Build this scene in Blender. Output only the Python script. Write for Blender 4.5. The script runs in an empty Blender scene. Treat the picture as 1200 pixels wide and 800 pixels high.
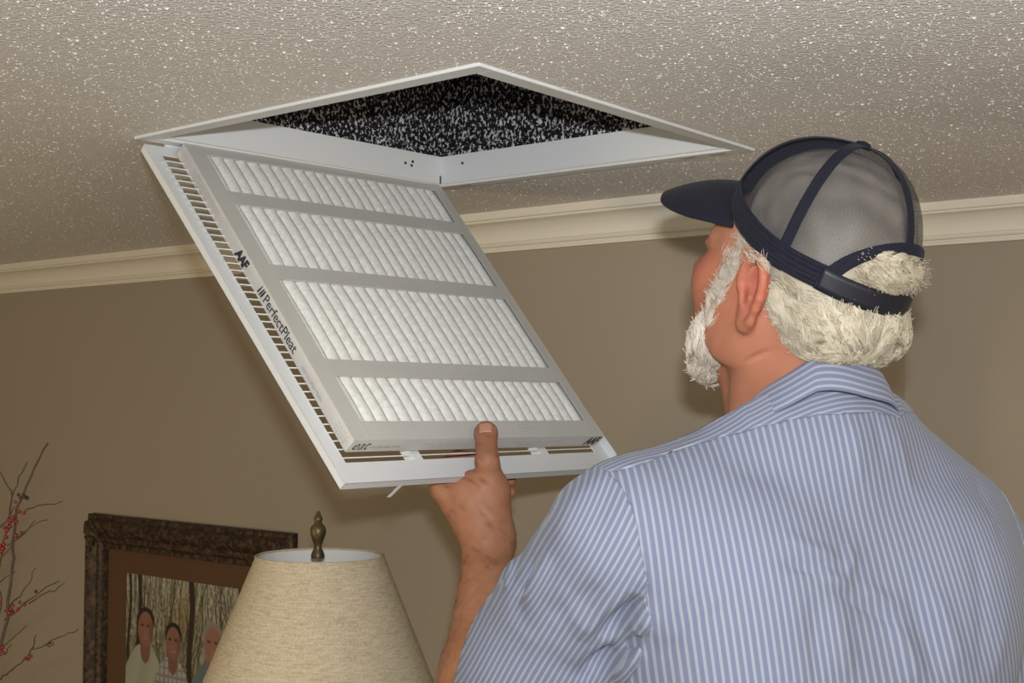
import bpy, bmesh, math, random
import numpy as np
from mathutils import Matrix, Vector

# ------------------------------------------------------------------ camera
H0 = 2.112                       # lens height; ceiling is at 2.440
PITCH, ROLL, YAW = .03836, .00691, -.67973
FW = np.array([0, math.cos(PITCH), math.sin(PITCH)])
_r0 = np.array([1., 0, 0]); _u0 = np.cross(_r0, FW)
RT = math.cos(ROLL)*_r0 + math.sin(ROLL)*_u0
UP = -math.sin(ROLL)*_r0 + math.cos(ROLL)*_u0
FOC, CX, CY = 1561.69, 594.82, 408.74
scene = bpy.context.scene
cam_data = bpy.data.cameras.new('camera'); cam = bpy.data.objects.new('camera', cam_data)
scene.collection.objects.link(cam)
cam.matrix_world = Matrix(((RT[0], UP[0], -FW[0], 0), (RT[1], UP[1], -FW[1], 0), (RT[2], UP[2], -FW[2], H0), (0, 0, 0, 1)))
cam_data.sensor_width = 36; cam_data.lens = FOC/1200*36
cam_data.shift_x = (600-CX)/1200; cam_data.shift_y = (CY-400)/1200
cam_data.clip_start = .02
scene.camera = cam

# ------------------------------------------------------------------ world, lights, exposure
world = bpy.data.worlds.new('room_air'); scene.world = world; world.use_nodes = True
world.node_tree.nodes['Background'].inputs[0].default_value = (1.0, .86, .68, 1)
world.node_tree.nodes['Background'].inputs[1].default_value = .40
def area(name, loc, target, size, power, color):
    l = bpy.data.lights.new(name, 'AREA'); l.shape = 'RECTANGLE'; l.size, l.size_y = size; l.energy = power; l.color = color
    o = bpy.data.objects.new(name, l); scene.collection.objects.link(o); o.location = loc
    o.rotation_euler = (Vector(target)-Vector(loc)).to_track_quat('-Z', 'Y').to_euler(); return o
area('camera_flash', (.012, -.03, H0+.088), (.05, 1.5, H0+.10), (.045, .025), 17, (.95, .975, 1.0))
area('left_lamp_glow', (-2.3, .5, 1.35), (-1.6, 2.9, 1.9), (.5, .6), 14, (1.0, .80, .48))
area('warm_room_fill', (1.5, -1.6, 1.75), (.2, 1.8, 2.2), (1.5, 1.0), 20, (1.0, .84, .60))  # unseen broad fill behind the camera, added for warm ambient light
scene.view_settings.view_transform = 'Standard'; scene.view_settings.look = 'None'
scene.view_settings.gamma = 1; scene.view_settings.use_curve_mapping = False
scene.view_settings.exposure = 0.05

rng = np.random.default_rng(7); random.seed(7)

# ------------------------------------------------------------------ helpers
def P(px, py, d):
    """world point seen at a pixel of the photograph, d metres in front of the lens"""
    q = (FW + (px-CX)/FOC*RT - (py-CY)/FOC*UP)*d
    return np.array([q[0], q[1], q[2]+H0])
CYW, SYW = math.cos(YAW), math.sin(YAW)
def WL(x, y, z):                 # room frame (x along the wall, y towards it) to world
    return np.array([x*CYW-y*SYW, x*SYW+y*CYW, z])
def nrm(v): v = np.asarray(v, float); return v/np.linalg.norm(v)

def tag(o, label=None, cat=None, group=None, kind=None):
    if label: o['label'] = label
    if cat: o['category'] = cat
    if group: o['group'] = group
    if kind: o['kind'] = kind
    return o
def empty(name, loc, label, cat, group=None):
    o = bpy.data.objects.new(name, None); o.location = loc; o.empty_display_size = .05
    scene.collection.objects.link(o); return tag(o, label, cat, group)
def origin(o):
    s = np.zeros(3)
    while o is not None: s += np.array(o.location); o = o.parent
    return s
def obj(name, V, F, m, parent=None, smooth=False, loc=None, recalc=True, attrs=None):
    V = np.asarray(V, float)
    base = origin(parent) if parent is not None else np.zeros(3)
    here = np.array(loc) if loc is not None else base
    me = bpy.data.meshes.new(name)
    me.from_pydata((V-here).tolist(), [], [list(map(int, f)) for f in F] if not isinstance(F, np.ndarray) else F.tolist())
    if attrs:
        for k, a in attrs.items():
            a = np.asarray(a, np.float32)
            if a.ndim == 1: at = me.attributes.new(k, 'FLOAT', 'POINT'); at.data.foreach_set('value', a)
            else:
                at = me.attributes.new(k, 'FLOAT_COLOR', 'POINT'); at.data.foreach_set('color', np.c_[a, np.ones(len(a))].astype(np.float32).ravel())
    if recalc:
        b = bmesh.new(); b.from_mesh(me); bmesh.ops.recalc_face_normals(b, faces=b.faces); b.to_mesh(me); b.free()
    me.update()
    if smooth: me.polygons.foreach_set('use_smooth', [True]*len(me.polygons))
    if m: me.materials.append(m)
    o = bpy.data.objects.new(name, me); scene.collection.objects.link(o)
    o.location = here-base
    if parent is not None: o.parent = parent
    return o
class MB:
    """collects simple solids; one MB becomes one mesh"""
    def __init__(s, f=None): s.V = []; s.F = []; s.f = f or (lambda *p: np.array(p, float))
    def add(s, V, F):
        n = len(s.V); s.V += [s.f(*v) for v in V]; s.F += [[i+n for i in f] for f in F]; return s
    def box(s, x0, x1, y0, y1, z0, z1):
        V = [(x, y, z) for x in (x0, x1) for y in (y0, y1) for z in (z0, z1)]
        return s.add(V, [(0, 1, 3, 2), (4, 6, 7, 5), (0, 4, 5, 1), (2, 3, 7, 6), (0, 2, 6, 4), (1, 5, 7, 3)])
    def prism(s, prof, x0, x1, ax=0):
        """closed profile of (a,b) swept along the first axis"""
        n = len(prof); V = [(x0, a, b) for a, b in prof]+[(x1, a, b) for a, b in prof]
        return s.add(V, [(i, (i+1) % n, (i+1) % n+n, i+n) for i in range(n)]+[tuple(range(n))[::-1], tuple(range(n, 2*n))])
    def lathe(s, prof, c, n=32, ax=(0, 0, 1)):
        V = []; F = []
        z = nrm(ax); a = nrm(np.cross(z, (0.3, 1, 0.1))); b = np.cross(z, a); c = np.array(c, float)
        for r, h in prof:
            for k in range(n):
                t = 2*math.pi*k/n; V.append(c+a*r*math.cos(t)+b*r*math.sin(t)+z*h)
        for j in range(len(prof)-1):
            for k in range(n):
                F.append((j*n+k, j*n+(k+1) % n, (j+1)*n+(k+1) % n, (j+1)*n+k))
        if prof[0][0] > 1e-5: F.append(tuple(range(n))[::-1])
        if prof[-1][0] > 1e-5: F.append(tuple(range((len(prof)-1)*n, len(prof)*n)))
        return s.add(V, F)
    def tube(s, pts, rad, n=8):
        pts = [np.array(p, float) for p in pts]; m = len(pts)
        rad = [rad]*m if np.isscalar(rad) else rad
        V = []; F = []; ref = None
        for i, p in enumerate(pts):
            t = nrm(pts[min(i+1, m-1)]-pts[max(i-1, 0)])
            if ref is None: ref = nrm(np.cross(t, (.31, .22, .93) if abs(t[2]) < .9 else (1, 0, 0)))
            ref = nrm(ref-t*(ref@t)); b = np.cross(t, ref)
            for k in range(n):
                q = 2*math.pi*k/n; V.append(p+rad[i]*(math.cos(q)*ref+math.sin(q)*b))
        for i in range(m-1):
            for k in range(n): F.append((i*n+k, i*n+(k+1) % n, (i+1)*n+(k+1) % n, (i+1)*n+k))
        F.append(tuple(range(n))[::-1]); F.append(tuple(range((m-1)*n, m*n)))
        return s.add(V, F)
    def build(s, name, m, parent=None, smooth=False, bevel=0, loc=None):
        o = obj(name, s.V, s.F, m, parent, smooth, loc)
        if bevel:
            md = o.modifiers.new('edge', 'BEVEL'); md.width = bevel; md.segments = 2; md.limit_method = 'ANGLE'
            for p in o.data.polygons: p.use_smooth = False
        if smooth: autosmooth(o)
        return o
def autosmooth(o, ang=40):
    me = o.data
    if not len(me.polygons): return
    b = bmesh.new(); b.from_mesh(me)
    for e in b.edges:
        if len(e.link_faces) == 2 and e.calc_face_angle(0) > math.radians(ang): e.smooth = False
    b.to_mesh(me); b.free()

# ------------------------------------------------------------------ materials
def mat(name, col=(.8, .8, .8), rough=.5, spec=.5, metal=0, noise=None, bump=None, sheen=0, trans=0, coat=0, sss=0):
    """noise=(scale, amount): tint variation; bump=(scale, strength, distance)"""
    m = bpy.data.materials.new(name); m.use_nodes = True; nt = m.node_tree; N = nt.nodes; L = nt.links
    p = N['Principled BSDF']; p.inputs['Base Color'].default_value = (*col, 1); p.inputs['Roughness'].default_value = rough
    p.inputs['Specular IOR Level'].default_value = spec; p.inputs['Metallic'].default_value = metal
    p.inputs['Sheen Weight'].default_value = sheen; p.inputs['Transmission Weight'].default_value = trans
    p.inputs['Coat Weight'].default_value = coat
    if sss:
        p.inputs['Subsurface Weight'].default_value = sss; p.inputs['Subsurface Scale'].default_value = .004
        p.inputs['Subsurface Radius'].default_value = (1, .35, .2)
    tc = N.new('ShaderNodeTexCoord')
    if noise:
        n = N.new('ShaderNodeTexNoise'); n.inputs['Scale'].default_value = noise[0]; n.inputs['Detail'].default_value = 4
        L.new(tc.outputs['Object'], n.inputs['Vector'])
        r = N.new('ShaderNodeMapRange'); r.inputs[1].default_value = .3; r.inputs[2].default_value = .7
        r.inputs[3].default_value = 1-noise[1]; r.inputs[4].default_value = 1+noise[1]; L.new(n.outputs['Fac'], r.inputs[0])
        v = N.new('ShaderNodeVectorMath'); v.operation = 'SCALE'; v.inputs[0].default_value = col; L.new(r.outputs[0], v.inputs['Scale'])
        L.new(v.outputs[0], p.inputs['Base Color'])
    if bump:
        n = N.new('ShaderNodeTexNoise'); n.inputs['Scale'].default_value = bump[0]; n.inputs['Detail'].default_value = 3
        L.new(tc.outputs['Object'], n.inputs['Vector'])
        b = N.new('ShaderNodeBump'); b.inputs['Strength'].default_value = bump[1]; b.inputs['Distance'].default_value = bump[2]
        L.new(n.outputs['Fac'], b.inputs['Height']); L.new(b.outputs[0], p.inputs['Normal'])
    return m
def nodes(m): return m.node_tree.nodes, m.node_tree.links, m.node_tree.nodes['Principled BSDF']

M = {}
M['wall'] = mat('taupe_wall_paint', (.345, .292, .222), .75, .25, noise=(1.5, .03), bump=(260, .25, .0006))
M['ceiling'] = mat('popcorn_ceiling_paint', (.78, .755, .72), .85, .2, bump=(230, .9, .0025))
M['popcorn'] = mat('popcorn_lump_paint', (.76, .735, .70), .5, .6)
M['crown'] = mat('cream_trim_paint', (.74, .69, .58), .45, .4, bump=(60, .12, .0006))
M['floor'] = mat('carpet_floor', (.25, .2, .15), .9, .1, noise=(30, .15), bump=(400, .6, .003))
M['metal'] = mat('white_enamel_metal', (.70, .725, .74), .38, .5)
M['hole'] = mat('dark_screw_hole', (.02, .02, .02), .7)
M['card'] = mat('pale_grey_cardboard', (.57, .57, .54), .7, .3, noise=(14, .03), bump=(90, .15, .0004))
M['side'] = mat('white_cardboard_edge', (.60, .585, .56), .65, .3, noise=(25, .04))
M['pleat'] = mat('white_filter_fabric', (.80, .81, .78), .85, .2, noise=(160, .10), bump=(420, .5, .0012))
M['ink'] = mat('printed_ink', (.035, .03, .04), .6)
M['ink_pale'] = mat('faded_printed_ink', (.30, .29, .31), .6)
M['finial'] = mat('aged_bronze', (.10, .075, .035), .45, .5, metal=.5, noise=(90, .35), bump=(160, .4, .001))
M['lining'] = mat('white_shade_lining', (.75, .74, .70), .7)
M['twig'] = mat('brown_twig_bark', (.075, .045, .03), .8, noise=(60, .3))
M['berry'] = mat('red_berry_skin', (.20, .018, .012), .4, .5)
M['dkberry'] = mat('withered_berry_skin', (.04, .015, .015), .6)
M['wood'] = mat('dark_furniture_wood', (.06, .03, .017), .4, .5, noise=(6, .3))
M['vase'] = mat('brown_glazed_pottery', (.12, .07, .04), .25, .5)
M['aluminium'] = mat('ladder_aluminium', (.6, .6, .6), .35, metal=.9)
M['brass'] = mat('lamp_brass', (.35, .24, .1), .35, metal=.8)

def duct_material():
    m = mat('speckled_duct_liner', (.012, .011, .012), .8, .2); N, L, p = nodes(m)
    tc = N.new('ShaderNodeTexCoord'); mp = N.new('ShaderNodeMapping'); mp.inputs['Scale'].default_value = (1, 1, .75); L.new(tc.outputs['Object'], mp.inputs[0])
    n = N.new('ShaderNodeTexNoise'); n.inputs['Scale'].default_value = 225; n.inputs['Detail'].default_value = 3; n.inputs['Roughness'].default_value = .65
    L.new(mp.outputs[0], n.inputs['Vector'])
    r = N.new('ShaderNodeValToRGB'); r.color_ramp.elements[0].position = .535; r.color_ramp.elements[0].color = (.010, .009, .011, 1)
    r.color_ramp.elements[1].position = .60; r.color_ramp.elements[1].color = (.62, .62, .66, 1)
    L.new(n.outputs['Fac'], r.inputs[0]); L.new(r.outputs[0], p.inputs['Base Color'])
    b = N.new('ShaderNodeBump'); b.inputs['Strength'].default_value = .6; b.inputs['Distance'].default_value = .002; L.new(n.outputs['Fac'], b.inputs['Height']); L.new(b.outputs[0], p.inputs['Normal'])
    return m
M['duct'] = duct_material()
def linen_material():
    m = mat('natural_linen_shade', (.62, .53, .38), .85, .15); N, L, p = nodes(m)
    tc = N.new('ShaderNodeTexCoord'); facs = []
    for sc in ((40, 40, 420), (420, 420, 50)):
        mp = N.new('ShaderNodeMapping'); mp.inputs['Scale'].default_value = sc; L.new(tc.outputs['Object'], mp.inputs[0])
        n = N.new('ShaderNodeTexNoise'); n.inputs['Scale'].default_value = 1.6; n.inputs['Detail'].default_value = 3; L.new(mp.outputs[0], n.inputs['Vector']); facs.append(n)
    a = N.new('ShaderNodeMath'); a.operation = 'ADD'; L.new(facs[0].outputs['Fac'], a.inputs[0]); L.new(facs[1].outputs['Fac'], a.inputs[1])
    r = N.new('ShaderNodeValToRGB'); r.color_ramp.elements[0].position = .35; r.color_ramp.elements[0].color = (.37, .30, .19, 1)
    r.color_ramp.elements[1].position = .62; r.color_ramp.elements[1].color = (.56, .48, .345, 1)
    h = N.new('ShaderNodeMath'); h.operation = 'MULTIPLY'; h.inputs[1].default_value = .5; L.new(a.outputs[0], h.inputs[0])
    L.new(h.outputs[0], r.inputs[0]); L.new(r.outputs[0], p.inputs['Base Color'])
    b = N.new('ShaderNodeBump'); b.inputs['Strength'].default_value = .5; b.inputs['Distance'].default_value = .001; L.new(h.outputs[0], b.inputs['Height']); L.new(b.outputs[0], p.inputs['Normal'])
    return m
M['linen'] = linen_material()
def carved_material():
    m = mat('dark_bronze_carved_wood', (.05, .03, .015), .55, .4); N, L, p = nodes(m)
    tc = N.new('ShaderNodeTexCoord'); n = N.new('ShaderNodeTexNoise'); n.inputs['Scale'].default_value = 90; n.inputs['Detail'].default_value = 4; L.new(tc.outputs['Object'], n.inputs['Vector'])
    r = N.new('ShaderNodeValToRGB'); r.color_ramp.elements[0].position = .42; r.color_ramp.elements[0].color = (.022, .012, .007, 1)
    r.color_ramp.elements[1].position = .68; r.color_ramp.elements[1].color = (.10, .058, .026, 1)
    L.new(n.outputs['Fac'], r.inputs[0]); L.new(r.outputs[0], p.inputs['Base Color'])
    b = N.new('ShaderNodeBump'); b.inputs['Strength'].default_value = .8; b.inputs['Distance'].default_value = .003; L.new(n.outputs['Fac'], b.inputs['Height']); L.new(b.outputs[0], p.inputs['Normal'])
    return m
M['carved'] = carved_material()
def attr_color(name, rough=.5, spec=.5, key='col'):
    m = mat(name, (.5, .5, .5), rough, spec); N, L, p = nodes(m)
    a = N.new('ShaderNodeAttribute'); a.attribute_name = key; L.new(a.outputs['Color'], p.inputs['Base Color']); return m
M['print'] = attr_color('printed_photograph', .35)
M['mat_board'] = mat('brown_mat_board', (.115, .062, .033), .8, .1, bump=(300, .1, .0003))

# ------------------------------------------------------------------ the setting
CEIL = 2.440; WY = 1.8248; WY2 = 2.1662; RX = -.890
LX0, LX1, LY0 = -5.2, 2.6, -3.2
DX, DY, OW, OL = -1.3939, 1.539, .5485, .5662; PHI = -.01269
cph, sph = math.cos(PHI), math.sin(PHI)
EX = WL(cph, sph, 0); EY = WL(-sph, cph, 0)             # along the register's long and hinge sides
CD = WL(DX, DY, CEIL); CA = CD-EY*OW
def on_ceiling(px, py):
    q = FW + (px-CX)/FOC*RT - (py-CY)/FOC*UP; return np.array([q[0], q[1], q[2]])*((CEIL-H0)/q[2])+np.array([0, 0, H0])
QA, QB, QC, QD = on_ceiling(157, 160), on_ceiling(561, 73), on_ceiling(885, 174), on_ceiling(516, 220)
def OP(x, y, z):                 # register frame: x away from hinge, y along hinge, z up (the pressed frame is a few mm out of square)
    s, t = x/OL, y/OW
    return QA*(1-s)*(1-t)+QB*s*(1-t)+QC*s*t+QD*(1-s)*t+np.array([0, 0, z])
def room(*p): return WL(*p)
FLW = .022                                              # flange width
# ceiling with the square hole of the register
def ceiling():
    hole = [OP(FLW*.6, FLW*.6, 0), OP(OL-FLW*.6, FLW*.6, 0), OP(OL-FLW*.6, OW-FLW*.6, 0), OP(FLW*.6, OW-FLW*.6, 0)]
    outer = [WL(LX0, LY0, CEIL), WL(LX1, LY0, CEIL), WL(LX1, WY2+.1, CEIL), WL(LX0, WY2+.1, CEIL)]
    V = outer+hole; F = [(0, 1, 5, 4), (1, 2, 6, 5), (2, 3, 7, 6), (3, 0, 4, 7)]
    o = obj('ceiling', V, F, M['ceiling'], loc=WL(0, 0, CEIL), recalc=False); tag(o, kind='structure')
    o.data.flip_normals()
    # sprayed popcorn lumps, real bumps catching the light at a grazing angle
    n = 80000
    d = rng.uniform(.95, 3.6, n)**1.0; px = rng.uniform(-120, 1320, n)
    x = (px-CX)/FOC*d; pts = np.c_[x, d, np.full(n, CEIL)]
    lx = pts[:, 0]*CYW+pts[:, 1]*SYW; ly = -pts[:, 0]*SYW+pts[:, 1]*CYW
    ok = (ly < WY2-.05) & ((ly < WY-.05) | (lx > RX+.05))
    rel = pts-CA; ox = rel@EX; oy = rel@EY
    ok &= ~((ox > -.006) & (ox < OL+.006) & (oy > -.006) & (oy < OW+.006)); pts = pts[ok]; n = len(pts)
    r = rng.gamma(2.0, .00030, n)+.0004; r = np.minimum(r, .0028); a0 = rng.uniform(0, 6.28, n); el = rng.uniform(.75, 1.35, n)
    ring = []
    for k in range(5):
        t = a0+k*2*math.pi/5+rng.uniform(-.3, .3, n); q = r*rng.uniform(.75, 1.25, n)
        ring.append(pts+np.c_[q*np.cos(t)*el, q*np.sin(t), np.full(n, .0003)])
    top = pts+np.c_[rng.normal(0, .25, n)*r, rng.normal(0, .25, n)*r, -r*rng.uniform(.3, .75, n)]
    V = np.stack(ring+[top], 1).reshape(-1, 3); b = np.arange(n)[:, None]*6
    F = np.concatenate([np.stack([b+k, b+(k+1) % 5, b+5], -1).reshape(-1, 3) for k in range(5)])
    s = obj('popcorn_texture', V, F, M['popcorn'], parent=o, recalc=False); s['kind'] = 'stuff'
    s.data.flip_normals()
ceiling()
T = .12
tag(MB(room).box(LX0, RX, WY, WY+.5, 0, CEIL+.01).build('wall_back', M['wall'], loc=WL(-3, WY, 0)), kind='structure')
tag(MB(room).box(RX, LX1, WY2, WY2+T, 0, CEIL+.01).build('wall_recess', M['wall'], loc=WL(0, WY2, 0)), kind='structure')
tag(MB(room).box(LX0, LX1, LY0, WY2+.1, -.05, 0).build('floor', M['floor'], loc=WL(0, 0, 0)), kind='structure')
tag(MB(room).box(LX0-T, LX0, LY0, WY2+.1, 0, CEIL+.01).build('wall_left', M['wall'], loc=WL(LX0, 0, 0)), kind='structure')

# crown moulding: profile of (projection from the wall, drop from the ceiling)
PROF = [(.0, .0), (.046, .0), (.046, .0135), (.0425, .0145), (.0415, .018)]
for k in range(9):
    t = k/8; PROF.append((.0405-.027*math.sin(t*math.pi/2)**.9 if t else .0405, .0185+.0305*(1-math.cos(t*math.pi/2))**.85))
PROF += [(.0135, .0505), (.0175, .0520), (.0185, .0550), (.0170, .0580), (.0120, .0590), (.0120, .0610), (.0130, .0620), (.0125, .0672), (.0, .0675)]
def crown():
    # path of wall corners (room frame) with the outward mitre directions
    path = [(LX0, WY, (0, -1)), (RX, WY, (1, -1)), (RX, WY2, (1, -1)), (LX1, WY2, (0, -1))]
    names = ['trim_1', 'trim_2', 'trim_3']
    for i in range(3):
        V = []; n = len(PROF)
        for (x, y, (dx, dy)) in (path[i], path[i+1]):
            for p, dr in PROF: V.append(WL(x+dx*p, y+dy*p, CEIL-dr))
        F = [(k, (k+1) % n, (k+1) % n+n, k+n) for k in range(n)]+[tuple(range(n)), tuple(range(n, 2*n))]
        o = obj(names[i], V, F, M['crown'], loc=V[0], smooth=True); autosmooth(o, 25); tag(o, kind='structure')
        # painted-over backing behind the profile stays hidden in the wall
crown()

# ------------------------------------------------------------------ return-air register in the ceiling
reg = empty('air_return_frame', OP(OL/2, OW/2, 0), 'white metal return-air frame set in the popcorn ceiling, open above the door', 'vent')
R0 = FLW; X0, X1, Y0, Y1 = FLW, OL-FLW, FLW, OW-FLW
fl = MB(OP); th = .0035
def frame_ring(mb, ox0, ox1, oy0, oy1, w, z0, z1):
    mb.box(ox0, ox1, oy0, oy0+w, z0, z1); mb.box(ox0, ox1, oy1-w, oy1, z0, z1)
    mb.box(ox0, ox0+w, oy0+w, oy1-w, z0, z1); mb.box(ox1-w, ox1, oy0+w, oy1-w, z0, z1)
for nm, bb in (('flange', (0, OL, 0, FLW)), ('flange', (0, OL, OW-FLW, OW)), ('flange', (0, FLW, FLW, OW-FLW)), ('flange', (OL-FLW, OL, FLW, OW-FLW))):
    MB(OP).box(bb[0], bb[1], bb[2], bb[3], -th, .0005).build('flange', M['metal'], reg, bevel=.0008)
# inner rabbet the door closes into, then the upright collar
rb = MB(OP); frame_ring(rb, X0-.001, X1+.001, Y0-.001, Y1+.001, .0065, .004, .0055); rb.build('door_stop', M['metal'], reg)
g = .006; ch = .041
for bb in ((X0+g, X1-g, Y0+g, Y0+g+.0012), (X0+g, X1-g, Y1-g-.0012, Y1-g), (X0+g, X0+g+.0012, Y0+g, Y1-g), (X1-g-.0012, X1-g, Y0+g, Y1-g)):
    MB(OP).box(*bb, .0, ch).build('collar', M['metal'], reg)
lip = MB(OP); frame_ring(lip, X0+g-.009, X1-g+.009, Y0+g-.009, Y1-g+.009, .0095, ch-.001, ch); lip.build('collar_lip', M['metal'], reg)
# screw holes and rivet marks on the collar, latch slots on the far flange
hm = MB(OP)
def disc(x, y, z, nx, ny, r=.0024):
    c = OP(x, y, z); axn = EX*nx+EY*ny; hm2 = MB(); hm2.lathe([(r, -.0004), (r, .0006)], c, 12, axn)
    hm2.build('screw_hole', M['hole'], reg, smooth=True)
xc = X0+g+.0012; yc = Y1-g-.0012
for (y, z) in ((yc-.075, .022), (yc-.062, .020), (yc-.060, .026)): disc(xc, y, z, 1, 0, .0022)
disc(xc+.045, yc, .027, 0, -1, .0022)
disc(X1-g-.0012, Y0+.25, .02, -1, 0, .004)
for x in (.055, .46, .505): MB(OP).box(x, x+.022, OW-FLW*.75, OW-FLW*.45, -th-.0006, -th).build('latch_slot', M['ink_pale'], reg)
MB(OP).box(xc, xc+.0008, yc-.0022, yc, 0, .012).build('corner_seam', M['hole'], reg)
# duct box above
e = .004; DH = .42
for nm, bb in (('duct_liner', (X0-e-.02, X0-e, Y0-e, Y1+e)), ('duct_liner', (X1+e, X1+e+.02, Y0-e, Y1+e)), ('duct_liner', (X0-e-.02, X1+e+.02, Y0-e-.02, Y0-e)), ('duct_liner', (X0-e-.02, X1+e+.02, Y1+e, Y1+e+.02))):
    MB(OP).box(*bb, ch-.0005, DH).build('duct_liner', M['duct'], reg)
MB(OP).box(X0-e-.02, X1+e+.02, Y0-e-.02, Y1+e+.02, DH, DH+.02).build('duct_top', M['duct'], reg)
lg = MB(OP); frame_ring(lg, X0-e, X1+e, Y0-e, Y1+e, .011, ch, ch+.012); lg.build('liner_edge', M['duct'], reg)

# ------------------------------------------------------------------ hinged grille door hanging from the frame
HZ, INS, HD, TH, LD = .0032, .0173, .0061, .8367, .5549
HA = CD-EY*OW-EX*HZ+EY*INS-np.array([0, 0, HD]); HDD = CD-EX*HZ-EY*INS-np.array([0, 0, HD])
DV = math.cos(TH)*EX+np.array([0, 0, -math.sin(TH)]); DN = np.cross(DV, EY); DN = DN if DN[2] > 0 else -DN
DWD = float(np.linalg.norm(HDD-HA))
DE, DF = HA+DV*LD, HDD+DV*LD
HA2, HD2 = OP(-HZ, INS, -HD), OP(-HZ, OW-INS*.8, -HD)
def DP(u, v, n):
    s, t = u/DWD, v/LD
    return HA2*(1-s)*(1-t)+HD2*s*(1-t)+DE*(1-s)*t+DF*s*t+DN*n
grille = empty('grille_door', DP(DWD/2, 0, 0), 'white slotted return-air door swung down on its hinge, gripped by the man', 'vent')
BL, BR, BT, BB = .0178, .478, .018, .527; tk = .0016
MB(DP).box(0, BL, 0, LD, -tk, 0).build('side_rail', M['metal'], grille)
MB(DP).box(BR, DWD, 0, LD, -tk, 0).build('side_rail', M['metal'], grille)
MB(DP).box(BL, BR, 0, BT, -tk, 0).build('end_rail', M['metal'], grille)
MB(DP).box(BL, BR, BB, LD, -tk, 0).build('end_rail', M['metal'], grille)
lp = MB(DP)
lp.box(0, .0016, 0, LD, -.011, 0); lp.box(DWD-.0016, DWD, 0, LD, -.011, 0); lp.box(0, DWD, LD-.0016, LD, -.011, 0); lp.box(0, DWD, 0, .0016, -.011, 0)
lp.build('edge_lip', M['metal'], grille, bevel=.0006)
MB(DP).box(DWD-.012, DWD-.0105, BB-.08, LD-.012, 0, .012).build('filter_clip', M['metal'], grille)
for u0, u1 in ((.1278, .1428), (.3627, .3797)):
    MB(DP).box(u0, u1, BT, BB, -.0135, -.0014).build('tie_bar', M['metal'], grille)
pitch = .0122; cnt = int((.522-BT)/pitch)
k45 = math.sqrt(.5)
def louver_mesh(v0):
    def f(u, s, t):                        # s along the blade depth, t its thickness
        return DP(u, v0-s*.62+t*.78, -.0004-s*.78-t*.62)
    return f
proto = None
for i in range(cnt+1):
    v0 = .5200-i*pitch
    if v0 < BT+.004: break
    if proto is None:
        proto = MB(louver_mesh(v0)).box(BL, BR, 0, .010, -.0007, .0007).build('louver', M['metal'], grille); pv = v0
    else:
        c = proto.copy(); scene.collection.objects.link(c); c.parent = grille
        c.location = Vector(proto.location)+Vector(DV*(v0-pv))
# small latch tab under the free edge
def tabf(x, y, z): return DP(.094, LD-.001, -.006)+nrm(P(457, 579, 1.46)-P(474, 562, 1.46))*y+EY*x*.8+DN*z
MB(tabf).box(-.0042, .0042, 0, .023, -.0014, .0014).build('latch_tab', M['metal'], grille, bevel=.0006)
hg = MB(); hg.tube([DP(.03, -.001, .002), DP(DWD-.03, -.001, .002)], .0022, 8); hg.build('hinge_rod', M['metal'], grille, smooth=True)

# ------------------------------------------------------------------ pleated filter lying in the door
FQ = {(0, 0): (.0400, .015), (1, 0): (.5050, .010), (1, 1): (.4836, .5175), (0, 1): (.0235, .514)}
def FP(s, t, h):
    u = sum(FQ[i, j][0]*((s if i else 1-s)*(t if j else 1-t)) for i in (0, 1) for j in (0, 1))
    v = sum(FQ[i, j][1]*((s if i else 1-s)*(t if j else 1-t)) for i in (0, 1) for j in (0, 1))
    return DP(u, v, .0018+h)
FT = .020
fil = empty('air_filter', FP(.5, .5, 0), 'square pleated air filter in a grey cardboard frame resting on the open door', 'filter')
w0, w1 = .058, .957
rows = [(.034, .174), (.222, .440), (.490, .754), (.806, .945)]
side_pts = [(0, 1, 0, .012), (0, 1, .988, 1), (0, .006, .012, .988), (.994, 1, .012, .988)]
wallb = MB(FP)
wallb.box(0, .003, 0, 1, .0005, FT-.001); wallb.box(.997, 1, 0, 1, .0005, FT-.001); wallb.box(0, 1, 0, .003, .0005, FT-.001); wallb.box(0, 1, .997, 1, .0005, FT-.001)
wallb.build('frame_side', M['side'], fil)
ft = FT; fk = .0012
def slab(name, s0, s1, t0, t1, h0=FT-.001, h1=FT):
    return MB(FP).box(s0, s1, t0, t1, h0, h1).build(name, M['card'], fil)
slab('frame_face', 0, w0, 0, 1); slab('frame_face', w1, 1, 0, 1)
slab('frame_face', w0-.01, w1+.01, 0, rows[0][0], FT-.0014, FT-.0003); slab('frame_face', w0-.01, w1+.01, rows[-1][1], 1, FT-.0006, FT+.0004)
for i in range(3): slab('cross_strap', w0-.006, w1+.006, rows[i][1], rows[i+1][0], FT-.0012, FT+.0001)
MB(FP).box(.004, .996, .004, .996, .0006, .0012).build('mesh_backing', M['side'], fil)
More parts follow.
